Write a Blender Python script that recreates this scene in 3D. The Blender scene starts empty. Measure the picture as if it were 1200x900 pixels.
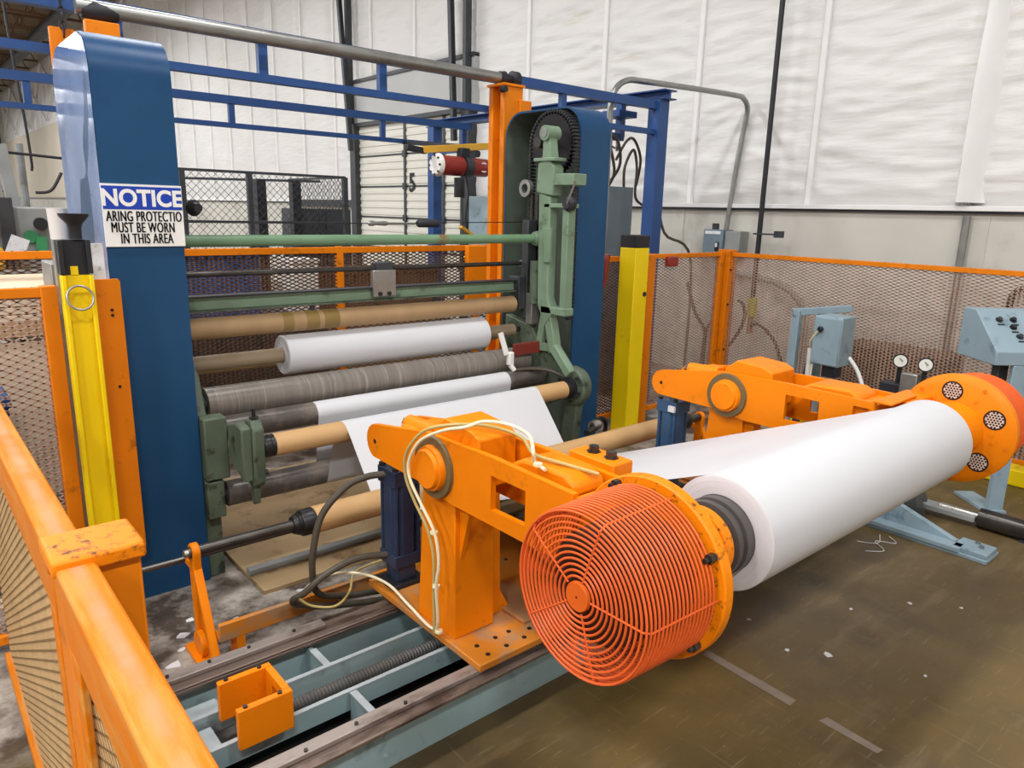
import bpy, bmesh, math, random
from mathutils import Vector, Matrix, noise
random.seed(7)
PI = math.pi
S = bpy.context.scene
COL = S.collection

# ---------------------------------------------------------------- camera
cam_d = bpy.data.cameras.new('camera'); cam = bpy.data.objects.new('camera', cam_d); COL.objects.link(cam)
yaw, pitch, roll = [math.radians(a) for a in (49.42914885, -13.35127968, 1.39697242)]
fw = Vector((math.cos(pitch)*math.cos(yaw), math.cos(pitch)*math.sin(yaw), math.sin(pitch)))
r0 = Vector((math.sin(yaw), -math.cos(yaw), 0)); u0 = r0.cross(fw)
rt = r0*math.cos(roll)+u0*math.sin(roll); up = -r0*math.sin(roll)+u0*math.cos(roll)
m = Matrix((rt, up, -fw)).transposed().to_4x4(); m.translation = Vector((0, 0, 1.65))
cam.matrix_world = m
cam_d.sensor_fit = 'HORIZONTAL'; cam_d.sensor_width = 36; cam_d.lens = 852.75/1200*36
cam_d.clip_start = 0.02; cam_d.clip_end = 200
S.camera = cam
# ---------------------------------------------------------------- world, lamps, exposure
W = bpy.data.worlds.new('hall_air'); S.world = W; W.use_nodes = True
W.node_tree.nodes['Background'].inputs[0].default_value = (0.95, 0.97, 1, 1)
W.node_tree.nodes['Background'].inputs[1].default_value = 0.5
S.view_settings.view_transform = 'Standard'; S.view_settings.look = 'None'
S.view_settings.gamma = 1; S.view_settings.use_curve_mapping = False
S.view_settings.exposure = -1.95
S.cycles.max_bounces = 6; S.cycles.diffuse_bounces = 4; S.cycles.glossy_bounces = 3
LAMP_W = 620
for ly in (-3, 2.2, 7.4, 13, 20, 28, 38, 50):
    for lx in (-5.5, -1.6, 2.3):
        ld = bpy.data.lights.new('high_bay_lamp', 'AREA'); ld.shape = 'RECTANGLE'; ld.size = 1.3; ld.size_y = 0.6
        ld.energy = LAMP_W*(1 if ly < 15 else 1.6)*(1.55 if lx < -4 else 1.1 if lx < 0 else .8)*(1.6 if ly < 0 else 1); ld.color = (0.97, 0.985, 1)
        lo = bpy.data.objects.new('high_bay_lamp', ld); lo.location = (lx, ly, 6.6); COL.objects.link(lo)

# ---------------------------------------------------------------- materials
def lin(h):
    h = h.lstrip('#'); v = [int(h[i:i+2], 16)/255 for i in (0, 2, 4)]
    return tuple([(c/12.92 if c <= .04045 else ((c+.055)/1.055)**2.4) for c in v])+(1,)
MATS = {}
def mat(name, c, rough=.5, metal=0., var=.12, scale=6., c2=None, mix2=.0, scale2=14., stretch=(1, 1, 1), bump=0., bscale=40., spec=.35, coat=0., tr=0.):
    """paint-like procedural: base colour varied by noise, optional second colour in patches, optional bump"""
    m = bpy.data.materials.new(name); m.use_nodes = True; nt = m.node_tree; N = nt.nodes; L = nt.links
    b = N['Principled BSDF']
    tc = N.new('ShaderNodeTexCoord'); mp = N.new('ShaderNodeMapping'); mp.inputs['Scale'].default_value = stretch
    L.new(tc.outputs['Object'], mp.inputs[0])
    n1 = N.new('ShaderNodeTexNoise'); n1.inputs['Scale'].default_value = scale; n1.inputs['Detail'].default_value = 6
    L.new(mp.outputs[0], n1.inputs['Vector'])
    r = N.new('ShaderNodeValToRGB'); cl = lin(c)
    r.color_ramp.elements[0].position = .3; r.color_ramp.elements[1].position = .7
    r.color_ramp.elements[0].color = tuple(max(0, x*(1-var)) for x in cl[:3])+(1,)
    r.color_ramp.elements[1].color = tuple(min(1, x*(1+var)) for x in cl[:3])+(1,)
    L.new(n1.outputs[0], r.inputs[0]); out = r.outputs[0]
    if c2:
        n2 = N.new('ShaderNodeTexNoise'); n2.inputs['Scale'].default_value = scale2; n2.inputs['Detail'].default_value = 8; n2.inputs['Roughness'].default_value = .65
        L.new(mp.outputs[0], n2.inputs['Vector'])
        r2 = N.new('ShaderNodeValToRGB'); t = 1-mix2
        r2.color_ramp.elements[0].position = max(0, .32+.36*t-.06); r2.color_ramp.elements[1].position = min(1, .32+.36*t+.06)
        L.new(n2.outputs[0], r2.inputs[0])
        mx = N.new('ShaderNodeMixRGB'); L.new(r2.outputs[0], mx.inputs[0]); L.new(out, mx.inputs[1]); mx.inputs[2].default_value = lin(c2)
        out = mx.outputs[0]
    L.new(out, b.inputs['Base Color'])
    mr = N.new('ShaderNodeMapRange'); mr.inputs[3].default_value = max(.02, rough-.08); mr.inputs[4].default_value = min(1, rough+.12)
    L.new(n1.outputs[0], mr.inputs[0]); L.new(mr.outputs[0], b.inputs['Roughness'])
    b.inputs['Metallic'].default_value = metal; b.inputs['Specular IOR Level'].default_value = spec
    if coat: b.inputs['Coat Weight'].default_value = coat; b.inputs['Coat Roughness'].default_value = .15
    if tr: b.inputs['Transmission Weight'].default_value = tr
    if bump:
        n3 = N.new('ShaderNodeTexNoise'); n3.inputs['Scale'].default_value = bscale; n3.inputs['Detail'].default_value = 4
        L.new(mp.outputs[0], n3.inputs['Vector'])
        bp = N.new('ShaderNodeBump'); bp.inputs['Strength'].default_value = bump; bp.inputs['Distance'].default_value = .01
        L.new(n3.outputs[0], bp.inputs['Height']); L.new(bp.outputs[0], b.inputs['Normal'])
    MATS[name] = m; return m
ORANGE = mat('orange_enamel', '#ea7f02', .42, var=.06, scale=5, c2='#c87008', mix2=.08, scale2=9, spec=.22)
ORANGE_W = mat('orange_enamel_chipped', '#ec8204', .42, var=.08, c2='#5a3a1c', mix2=.2, scale2=40, spec=.25)
ORANGE_D = mat('orange_fence_paint', '#dd7a0a', .45, var=.08, scale=5, c2='#a85c12', mix2=.1, scale2=12, spec=.22)
ORANGE_R = mat('orange_rail_paint_scuffed', '#d0720c', .5, var=.08, scale=3, c2='#dba27c', mix2=.4, scale2=4, stretch=(5, .7, 5), bump=.05, bscale=30, spec=.15)
CHIP = mat('bare_chipped_edge', '#d9c3a6', .5, var=.2, scale=30, c2='#7a5230', mix2=.3, scale2=50)
PLATE = mat('orange_plate_worn', '#c87a24', .45, var=.14, scale=4, c2='#a9805a', mix2=.4, scale2=6)
MESHO = mat('orange_mesh_steel', '#70503a', .4, var=.15, scale=10, c2='#4e3a2c', mix2=.3, metal=.2)
MESHB = mat('brown_mesh_steel', '#b39482', .4, var=.15, scale=10, metal=.2)
MESHG = mat('weathered_mesh_steel', '#94764e', .5, var=.15, scale=10, metal=.3)
GUARD = mat('red_orange_guard_wire', '#e2622a', .4, var=.08, scale=8)
YELLOW = mat('yellow_safety_paint', '#f2d004', .45, var=.06, scale=4, c2='#b3970f', mix2=.08, scale2=7, stretch=(1, 1, .4))
BLACKP = mat('black_paint', '#26262a', .45, var=.2)
BLUE = mat('blue_machine_enamel', '#1a4569', .36, var=.05, scale=3, c2='#133c66', mix2=.3, scale2=2.2, spec=.25)
BLUEB = mat('blue_beam_paint', '#27497f', .4, var=.08, scale=6)
NAVY = mat('navy_cylinder_paint', '#26344e', .38, var=.1, scale=9, coat=.2)
STEELBL = mat('blue_cylinder_paint', '#2f5174', .4, var=.1, scale=9, coat=.2)
GREEN = mat('green_machine_paint', '#748a72', .45, var=.1, scale=7, c2='#56654f', mix2=.1, scale2=10)
GREEND = mat('dark_green_casting', '#55604f', .48, var=.14, scale=9, c2='#2c3228', mix2=.25, scale2=14)
GREENR = mat('green_tube_paint', '#6a8a6a', .35, var=.1, scale=6, c2='#7a5a34', mix2=.06, scale2=5)
FRAMEG = mat('grey_blue_frame_paint', '#93aaac', .42, var=.08, scale=5, c2='#79868a', mix2=.16, scale2=7)
FRAMEL = mat('bare_light_edge', '#a3acae', .4, var=.12, scale=12)
GBLUE = mat('light_blue_grey_paint', '#8b9fa9', .42, var=.06, scale=6, c2='#6b808c', mix2=.12, scale2=9)
CABG = mat('grey_cabinet_paint', '#71808a', .45, var=.05, scale=4)
GREY = mat('grey_equipment_paint', '#8b8d8b', .5, var=.12, scale=6)
DGREY = mat('dark_grey_steel', '#45474a', .42, var=.18, scale=8, metal=.4)
RUST = mat('brown_worn_rail_steel', '#7a6a60', .42, var=.15, scale=9, c2='#54443b', mix2=.3, scale2=14, metal=.45, stretch=(.3, 1, 1))
STEEL = mat('bright_steel', '#a5a29c', .28, metal=.9, var=.12, scale=10)
GALV = mat('galvanised_steel', '#9a9a96', .36, metal=.75, var=.1, scale=14)
DSTEEL = mat('dark_oily_steel', '#4c4844', .3, metal=.7, var=.25, scale=10)
ROLLD = mat('dark_roller_rubber', '#7d756d', .36, var=.16, scale=7, stretch=(6, .3, .3), metal=.15, c2='#9a928a', mix2=.22, scale2=9)
ROLLK = mat('dark_worn_roller', '#5a5450', .3, var=.2, scale=6, metal=.25, c2='#7b7068', mix2=.25, scale2=5)
CORE = mat('cardboard_core', '#a98a64', .6, var=.07, scale=6, stretch=(2, .4, .4))
CORE2 = mat('tan_idler_covering', '#bf9868', .5, var=.06, scale=3)
COREG = mat('grey_brown_core', '#8f7d64', .55, var=.08, scale=6)
PAPER = mat('white_paper', '#cac9cb', .48, var=.012, scale=3, spec=.45)
PAPERE = mat('white_paper_edge', '#cfcccd', .75, var=.02, scale=30)
RUBBER = mat('black_rubber', '#1d1c1c', .38, var=.25, scale=12)
HOSEG = mat('grey_hose_rubber', '#4a4338', .45, var=.15, scale=12)
CABLEW = mat('cream_cable_jacket', '#e8dcb8', .4, var=.05)
CABLEY = mat('dull_yellow_hose', '#b8a364', .45, var=.1)
YTOOL = mat('yellow_bar_paint', '#d6a53a', .4, var=.08)
RED = mat('dark_red_motor_paint', '#8c2c22', .35, var=.12, scale=8, coat=.2)
REDB = mat('dull_red_bar', '#7a3026', .5, var=.15)
WHITEP = mat('white_plastic', '#e3e1dc', .45, var=.04)
SIGNB = mat('sign_blue', '#1c3fa8', .35, var=.03)
SIGNW = mat('sign_white', '#e9e7e2', .4, var=.03)
SIGNK = mat('sign_black', '#161616', .4, var=.03)
CARD = mat('cardboard_box', '#b08d68', .7, var=.1, scale=4)
CARDP = mat('pale_cardboard', '#d9c3a6', .7, var=.07, scale=4)
BROWNB = mat('brown_crate_board', '#5d4838', .65, var=.18, scale=5)
BLUEC = mat('blue_plastic_bin', '#27477a', .45, var=.1)
INSUL = mat('white_insulation_facing', '#e0dedb', .4, var=.03, scale=1.6, c2='#d6d0c2', mix2=.06, scale2=1.4, bump=.9, bscale=3.6, stretch=(1, .8, 5))
SEAM = mat('white_seam_tape', '#ebeae8', .4, var=.02)
CONCW = mat('painted_concrete_wall', '#c9c5bb', .6, var=.05, scale=2, c2='#b3aea4', mix2=.2, scale2=1.2)
DOORW = mat('dock_door_cream', '#dedbcf', .45, var=.03, scale=2)
BANDG = mat('grey_header_sheet', '#b9bab8', .5, var=.05, scale=1.5)
JOIST = mat('joist_primer', '#7a5f48', .6, var=.15, scale=2)
DECK = mat('roof_deck', '#8c765e', .6, var=.15, scale=.8)
TAPE = mat('worn_floor_tape', '#86786a', .5, var=.14, scale=20)
BAGK = mat('grey_plastic_sheet', '#4d4e4e', .35, var=.2, scale=9)
PERF = mat('pale_vent_mesh', '#dcc6b8', .45, var=.1, scale=10)
HOLE = mat('dark_hole', '#241410', .7, var=.1)
GAUGE = mat('gauge_face', '#e4e2da', .3, var=.04)
GREENV = mat('green_valve', '#3d8a5a', .4, var=.1)
YGREEN = mat('yellow_green_plug', '#c5c040', .45, var=.1)
LABELW = mat('paper_label', '#dedfe0', .5, var=.06, scale=14, c2='#a9adb2', mix2=.2, scale2=40)

def floor_mat():
    m = bpy.data.materials.new('brown_polished_concrete'); m.use_nodes = True; nt = m.node_tree; N = nt.nodes; L = nt.links
    b = N['Principled BSDF']; tc = N.new('ShaderNodeTexCoord')
    def nz(s, d, st=(1, 1, 1), rg=.6):
        mp = N.new('ShaderNodeMapping'); mp.inputs['Scale'].default_value = st; L.new(tc.outputs['Object'], mp.inputs[0])
        n = N.new('ShaderNodeTexNoise'); n.inputs['Scale'].default_value = s; n.inputs['Detail'].default_value = d; n.inputs['Roughness'].default_value = rg
        L.new(mp.outputs[0], n.inputs['Vector']); return n.outputs[0]
    def ramp(i, a, b_, ca, cb):
        r = N.new('ShaderNodeValToRGB'); r.color_ramp.elements[0].position = a; r.color_ramp.elements[1].position = b_
        r.color_ramp.elements[0].color = ca; r.color_ramp.elements[1].color = cb; L.new(i, r.inputs[0]); return r.outputs[0]
    def mix(f, a, c, mode='MIX'):
        x = N.new('ShaderNodeMixRGB'); x.blend_type = mode
        (L.new(f, x.inputs[0]) if not isinstance(f, float) else setattr(x.inputs[0], 'default_value', f))
        L.new(a, x.inputs[1]); (L.new(c, x.inputs[2]) if not isinstance(c, tuple) else setattr(x.inputs[2], 'default_value', c)); return x.outputs[0]
    K = (0, 0, 0, 1); Wt = (1, 1, 1, 1)
    base = ramp(nz(.9, 8), .35, .68, lin('#4f4128'), lin('#6c5936'))
    base = mix(ramp(nz(.55, 6), .48, .66, K, Wt), base, lin('#6e5a2e'))
    base = mix(ramp(nz(3., 8, (.25, 1.6, 1)), .55, .72, K, (.5, .5, .5, 1)), base, lin('#8d7a60'))
    scr = ramp(nz(9., 3, (.6, 9, 1)), .63, .72, K, (.35, .35, .35, 1))
    base = mix(scr, base, lin('#a39572'))
    base = mix(ramp(nz(7., 4, (6, .35, 1)), .62, .72, K, (.35, .35, .35, 1)), base, lin('#94805c'))
    base = mix(ramp(nz(1.7, 9, (.5, 2.2, 1), .75), .56, .70, K, (.45, .45, .45, 1)), base, lin('#8d7656'))
    base = mix(ramp(nz(2.3, 9, (1, 1, 1), .7), .50, .66, K, (.5, .5, .5, 1)), base, lin('#46382a'))
    base = mix(ramp(nz(60., 3), .70, .74, K, (.5, .5, .5, 1)), base, lin('#b0a48a'))
    # pale dusty patch under the slitter
    sx = N.new('ShaderNodeSeparateXYZ'); L.new(tc.outputs['Object'], sx.inputs[0])
    mr = N.new('ShaderNodeMapRange'); mr.inputs[1].default_value = 2.25; mr.inputs[2].default_value = 2.5; L.new(sx.outputs[1], mr.inputs[0])
    dust = ramp(nz(5., 10, rg=.7), .42, .62, lin('#4a3f36'), lin('#aaa196'))
    base = mix(mr.outputs[0], base, dust)
    L.new(base, b.inputs['Base Color'])
    rr = N.new('ShaderNodeMapRange'); rr.inputs[3].default_value = .3; rr.inputs[4].default_value = .55; L.new(nz(2.5, 6), rr.inputs[0]); L.new(rr.outputs[0], b.inputs['Roughness'])
    bp = N.new('ShaderNodeBump'); bp.inputs['Strength'].default_value = .08; bp.inputs['Distance'].default_value = .01; L.new(nz(25, 5), bp.inputs['Height']); L.new(bp.outputs[0], b.inputs['Normal'])
    return m
FLOOR = floor_mat()
def rail_mat():
    # worn streak along the middle of the rail top, where hands rub it
    m = ORANGE_R; nt = m.node_tree; N = nt.nodes; L = nt.links; b = N['Principled BSDF']
    src = b.inputs['Base Color'].links[0].from_node; src.inputs[2].default_value = lin('#cf8636')
    tc = N.new('ShaderNodeTexCoord'); sx = N.new('ShaderNodeSeparateXYZ'); L.new(tc.outputs['Object'], sx.inputs[0])
    ab = N.new('ShaderNodeMath'); ab.operation = 'ABSOLUTE'; L.new(sx.outputs[0], ab.inputs[0])
    mr = N.new('ShaderNodeMapRange'); mr.inputs[1].default_value = .004; mr.inputs[2].default_value = .016; mr.inputs[3].default_value = 1; mr.inputs[4].default_value = 0; L.new(ab.outputs[0], mr.inputs[0])
    n = N.new('ShaderNodeTexNoise'); n.inputs['Scale'].default_value = 9; n.inputs['Detail'].default_value = 7; L.new(tc.outputs['Object'], n.inputs['Vector'])
    r2 = N.new('ShaderNodeMapRange'); r2.inputs[1].default_value = .3; r2.inputs[2].default_value = .6; L.new(n.outputs[0], r2.inputs[0])
    mu = N.new('ShaderNodeMath'); mu.operation = 'MULTIPLY'; L.new(mr.outputs[0], mu.inputs[0]); L.new(r2.outputs[0], mu.inputs[1])
    mx = N.new('ShaderNodeMixRGB'); L.new(mu.outputs[0], mx.inputs[0]); L.new(src.outputs[0], mx.inputs[1]); mx.inputs[2].default_value = lin('#bd8a62'); L.new(mx.outputs[0], b.inputs['Base Color'])
rail_mat()

# ---------------------------------------------------------------- mesh helpers
V = Vector
class MB:
    def __init__(s): s.v = []; s.f = []
    def add(s, vs, fs):
        o = len(s.v); s.v.extend([tuple(p) for p in vs]); s.f.extend([tuple(i+o for i in f) for f in fs]); return s
    def box(s, a, b, M=None):
        (x0, y0, z0), (x1, y1, z1) = a, b
        vs = [V(p) for p in ((x0, y0, z0), (x1, y0, z0), (x1, y1, z0), (x0, y1, z0), (x0, y0, z1), (x1, y0, z1), (x1, y1, z1), (x0, y1, z1))]
        if M: vs = [M @ p for p in vs]
        return s.add(vs, ((0, 3, 2, 1), (4, 5, 6, 7), (0, 1, 5, 4), (1, 2, 6, 5), (2, 3, 7, 6), (3, 0, 4, 7)))
    def bar(s, p, q, w, h=None, up=(0, 0, 1)):
        p, q, up = V(p), V(q), V(up); h = h or w; d = (q-p).normalized(); x = d.cross(up)
        if x.length < 1e-4: x = d.cross(V((1, 0, 0)))
        x.normalize(); y = x.cross(d); vs = []
        for e in (p, q):
            for a, b in ((-1, -1), (1, -1), (1, 1), (-1, 1)): vs.append(e+x*a*w/2+y*b*h/2)
        return s.add(vs, ((0, 1, 2, 3), (7, 6, 5, 4), (0, 4, 5, 1), (1, 5, 6, 2), (2, 6, 7, 3), (3, 7, 4, 0)))
    def tube(s, pts, r, n=10, closed=False, caps=True):
        pts = [V(p) for p in pts]; N = len(pts); rs = r if isinstance(r, (list, tuple)) else [r]*N
        x = None; rings = []
        for i, p in enumerate(pts):
            a = pts[(i-1) % N] if (closed or i) else p; b = pts[(i+1) % N] if (closed or i < N-1) else p
            d = (b-a).normalized()
            if x is None:
                x = d.cross(V((0, 0, 1)));  x = x if x.length > 1e-3 else d.cross(V((1, 0, 0)))
            x = (x-d*x.dot(d)).normalized(); y = d.cross(x)
            rings.append([p+(x*math.cos(2*PI*k/n)+y*math.sin(2*PI*k/n))*rs[i] for k in range(n)])
        vs = [q for g in rings for q in g]; fs = []
        for i in range(N if closed else N-1):
            j = (i+1) % N
            for k in range(n): fs.append((i*n+k, i*n+(k+1) % n, j*n+(k+1) % n, j*n+k))
        if not closed and caps: fs += [tuple(range(n))[::-1], tuple((N-1)*n+k for k in range(n))]
        return s.add(vs, fs)
    def cyl(s, p, q, r, n=24, r2=None): return s.tube([p, q], [r, r if r2 is None else r2], n)
    def lathe(s, prof, o, ax=(1, 0, 0), n=40, closed=False):
        """prof: (t along axis, radius)"""
        ax = V(ax).normalized(); x = ax.cross(V((0, 0, 1))); x = x if x.length > 1e-3 else V((1, 0, 0)); x.normalize(); y = ax.cross(x); o = V(o)
        vs = []; fs = []
        for t, r in prof:
            for k in range(n): vs.append(o+ax*t+(x*math.cos(2*PI*k/n)+y*math.sin(2*PI*k/n))*max(r, 1e-4))
        m = len(prof)
        for i in range(m if closed else m-1):
            j = (i+1) % m
            for k in range(n): fs.append((i*n+k, i*n+(k+1) % n, j*n+(k+1) % n, j*n+k))
        if not closed: fs += [tuple(range(n))[::-1], tuple((m-1)*n+k for k in range(n))]
        return s.add(vs, fs)
    def prism(s, poly, a, b, ax='x'):
        """polygon extruded along ax from a to b; poly given in the two other axes in order"""
        def P(u, w, t): return {'x': (t, u, w), 'y': (u, t, w), 'z': (u, w, t)}[ax]
        n = len(poly)
        return s.add([P(u, w, a) for u, w in poly]+[P(u, w, b) for u, w in poly],
                     [tuple(range(n))[::-1], tuple(range(n, 2*n))]+[(i, (i+1) % n, n+(i+1) % n, n+i) for i in range(n)])
    def frame_prism(s, outer, inner, a, b, ax='x'):
        """quad-ring between two equal-length loops, extruded (a plate with an opening)"""
        def P(u, w, t): return {'x': (t, u, w), 'y': (u, t, w), 'z': (u, w, t)}[ax]
        n = len(outer); vs = [P(u, w, t) for t in (a, b) for L_ in (outer, inner) for u, w in L_]; fs = []
        for i in range(n):
            j = (i+1) % n
            fs += [(i, j, n+j, n+i), (2*n+i, 3*n+i, 3*n+j, 2*n+j), (i, 2*n+i, 2*n+j, j), (n+i, n+j, 3*n+j, 3*n+i)]
        return s.add(vs, fs)
    def strip(s, prof, x0, x1, th=.0006):
        """sheet following a (y,z) profile between x0[i] and x1[i]"""
        n = len(prof); vs = []; fs = []
        for i, (y, z) in enumerate(prof): vs += [(x0[i], y, z), (x1[i], y, z)]
        for i in range(n-1): fs.append((2*i, 2*i+1, 2*i+3, 2*i+2))
        return s.add(vs, fs)
    def zigzag(s, o, u, w, wd, ht, cw, ch, sw, th):
        """expanded metal: o corner, u/w unit vectors in the sheet, size, cell, strand width and thickness"""
        o, u, w = V(o), V(u), V(w); nn = u.cross(w); nu = int(wd/(cw/2)); nv = int(ht/(ch/2)); du = wd/nu; dv = ht/nv
        for j in range(nv):
            vs = []; fs = []
            for i in range(nu+1):
                z = (j+((i+j) % 2))*dv
                c = o+u*(i*du)+w*z
                for a, b in ((-1, -1), (1, -1), (1, 1), (-1, 1)): vs.append(c+w*(a*sw/2)+nn*(b*th/2))
            for i in range(nu):
                for k in range(4): fs.append((4*i+k, 4*i+(k+1) % 4, 4*i+4+(k+1) % 4, 4*i+4+k))
            s.add(vs, fs)
        return s
    def build(s, name, m, parent=None, bevel=0., smooth=35, loc=None, recalc=True):
        org = V((0, 0, 0))
        if parent is not None: org = V(parent['org'])
        else:
            if loc is None:
                xs, ys, zs = zip(*s.v); loc = ((min(xs)+max(xs))/2, (min(ys)+max(ys))/2, min(zs))
            org = V(loc)
        me = bpy.data.meshes.new(name)
        me.from_pydata([(x-org.x, y-org.y, z-org.z) for x, y, z in s.v], [], s.f)
        if recalc:
            bm = bmesh.new(); bm.from_mesh(me); bmesh.ops.recalc_face_normals(bm, faces=bm.faces); bm.to_mesh(me); bm.free()
        me.materials.append(m)
        if smooth: me.shade_smooth(); me.set_sharp_from_angle(angle=math.radians(smooth))
        o = bpy.data.objects.new(name, me); COL.objects.link(o)
        if parent is not None: o.parent = parent
        else: o.location = org
        o['org'] = tuple(org)
        if bevel:
            b = o.modifiers.new('edge', 'BEVEL'); b.width = bevel; b.segments = 2; b.limit_method = 'ANGLE'; b.angle_limit = math.radians(40)
        return o
def tag(o, label, cat, group=None):
    o['label'] = label; o['category'] = cat
    if group: o['group'] = group
    return o
def thing(name, label, cat, loc=(0, 0, 0), group=None):
    o = bpy.data.objects.new(name, None); COL.objects.link(o); o.location = loc; o['org'] = tuple(loc); o.empty_display_size = .1
    return tag(o, label, cat, group)
def struct(o, label=None):
    o['kind'] = 'structure'; return o
def share(o, parent, delta=(0, 0, 0), name=None):
    """another part that shares the mesh data of o"""
    c = o.copy(); COL.objects.link(c); c.parent = parent; c.location = V(o.location)+V(delta); return c
def circ(cy, cz, r, a0, a1, n): return [(cy+r*math.cos(a0+(a1-a0)*i/n), cz+r*math.sin(a0+(a1-a0)*i/n)) for i in range(n+1)]
def smooth_path(pts, k=6):
    P = [V(p) for p in pts]; out = []
    for i in range(len(P)-1):
        a, b, c, d = P[max(i-1, 0)], P[i], P[i+1], P[min(i+2, len(P)-1)]
        for j in range(k):
            t = j/k
            out.append(.5*((2*b)+(c-a)*t+(2*a-5*b+4*c-d)*t*t+(3*b-a-3*c+d)*t**3))
    return out+[P[-1]]
def text_mb(body, size, sx, bold, depth=.0012, spacing=1.0):
    cu = bpy.data.curves.new('lettering', 'FONT'); cu.body = body; cu.size = size; cu.offset = bold; cu.extrude = depth; cu.align_x = 'CENTER'; cu.space_character = spacing
    ob = bpy.data.objects.new('lettering', cu); COL.objects.link(ob)
    me = bpy.data.meshes.new_from_object(ob.evaluated_get(bpy.context.evaluated_depsgraph_get()))
    bpy.data.objects.remove(ob); bpy.data.curves.remove(cu)
    vs = [(v.co.x*sx, v.co.y, v.co.z) for v in me.vertices]; fs = [tuple(p.vertices) for p in me.polygons]; bpy.data.meshes.remove(me)
    return vs, fs

# ================================================================ SETTING
struct(MB().box((-9, -8, -.2), (6.7, 60, 0)).build('floor', FLOOR, smooth=0, loc=(0, 0, 0)))
wall = struct(MB().box((6.62, -8, 0), (6.9, 60, 9.2)).build('wall_right', CONCW, smooth=0))
blocks = MB().box((6.56, -8, 0), (6.625, 8.6, 1.72)).build('concrete_base', CONCW, wall, smooth=0)
for y0, y1 in ((11.95, 26), (26, 60)): MB().box((6.56, y0, 0), (6.625, y1, 1.72)).build('concrete_base', CONCW, wall, smooth=0)
for k, y in enumerate((-2.2, 2.02, 4.9, 7.4)):
    MB().box((6.553, y-.006, 0), (6.562, y+.006, 1.7)).build('joint', CONCW, wall, smooth=0)
seams = [2.215+1.325*k for k in range(-4, 42)]
for i in range(len(seams)-1):
    y0, y1 = seams[i], seams[i+1]; yc = (y0+y1)/2
    zb = 3.74 if 8.5 < yc < 12.0 else 1.77
    st = .032 if y1 < 8.8 else (.06 if y1 < 14 else .2)
    zs = []; z = zb
    while z < 7.8: zs.append(z); z += st if (z < 4.1 or y1 > 8.8) else .3
    zs.append(7.8)
    ny = max(8, int((y1-y0)/(st*1.1)))
    vs = []; fs = []
    for z in zs:
        for a in range(ny+1):
            u = a/ny; y = y0+u*(y1-y0); e = min(u, 1-u)*2; e2 = min(1, (z-zb)/.12)
            bulge = .055*min(1, e*4)**.6*(e2**.5)
            wv = noise.noise(V((y*1.3, z*7+1.2*noise.noise(V((y*.8, z*.8, 5))), i*3.1)))
            wv = (1-abs(wv)*2.0)**2*.5+.55*noise.noise(V((y*2.6, z*13, i*1.7+9)))+.6*(.35-abs(noise.noise(V((y*1.6, z*8+1.5*noise.noise(V((y*1.1, z, 2))), i+4)))))
            dd = bulge+(.03*wv+.03*noise.noise(V((y*1.1, z*.9, i))))*min(1, e*5)*e2
            vs.append((6.615-max(dd, 0), y, z))
    n1 = ny+1
    for a in range(len(zs)-1):
        for b in range(ny): fs.append((a*n1+b, a*n1+b+1, (a+1)*n1+b+1, (a+1)*n1+b))
    MB().add(vs, fs).build('insulation_panel', INSUL, wall, smooth=180, recalc=False)
    if i: MB().box((6.565, y0-.03, zb), (6.62, y0+.03, 7.8)).build('seam_strip', SEAM, wall, bevel=.01)
# the loose folded facing at one seam
mb = MB()
nz_ = 40; vs = []; fs = []
for a in range(nz_+1):
    z = 1.80+a*.07; g = .10*max(0, 1-abs(z-2.2)/.9)+.05+.02*math.sin(z*5)
    for b, (du, dx) in enumerate(((-.09-g*.4, .02), (-.04, .10+g*.5), (.02, .12+g*.6), (.05+g*.3, .02))):
        vs.append((6.56-dx+.05, 2.215+du, z))
for a in range(nz_):
    for b in range(3): fs.append((a*4+b, a*4+b+1, a*4+b+5, a*4+b+4))
MB().add(vs, fs).build('loose_facing_fold', SEAM, wall, smooth=80)
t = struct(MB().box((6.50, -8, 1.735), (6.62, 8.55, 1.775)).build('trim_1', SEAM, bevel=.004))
MB().box((6.53, -8, 1.715), (6.6, 8.55, 1.735)).build('shadow_lip', DGREY, t)  # dark strip standing in for the shadow line under the ledge
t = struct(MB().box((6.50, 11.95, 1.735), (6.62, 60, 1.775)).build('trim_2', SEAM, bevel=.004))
MB().box((6.53, 11.95, 1.715), (6.6, 60, 1.735)).build('shadow_lip', DGREY, t)  # same painted shadow line under the second ledge
struct(MB().box((-9.2, -8, 0), (-9, 60, 9.2)).build('wall_left', INSUL, smooth=0))
struct(MB().box((-9.2, -8.2, 0), (6.9, -8, 9.2)).build('wall_rear', INSUL, smooth=0))
struct(MB().box((-9.2, 60, 0), (6.9, 60.2, 9.2)).build('wall_far', INSUL, smooth=0))
ceil = struct(MB().box((-9.2, -8.2, 8.95), (6.9, 60.2, 9.2)).build('ceiling', DECK, smooth=0))
jo = None
for k in range(15):
    y = 19+2.6*k; mb = MB(); mb.bar((-9, y, 8.85), (6.6, y, 8.85), .1, .09).bar((-9, y, 7.95), (6.6, y, 7.95), .1, .08)
    for q in range(20):
        x = 6.5-.78*q; mb.bar((x, y, 7.95), (x-.39, y, 8.85), .04).bar((x-.39, y, 8.85), (x-.78, y, 7.95), .04)
    if k == 0: jo = mb.build('roof_joist', JOIST, ceil, smooth=0)
    else: share(jo, ceil, (0, 2.6*k, 0))
MB().cyl((5.4, 18, 7.6), (5.4, 58, 7.6), .22, 12).build('roof_duct', DGREY, ceil)
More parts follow.
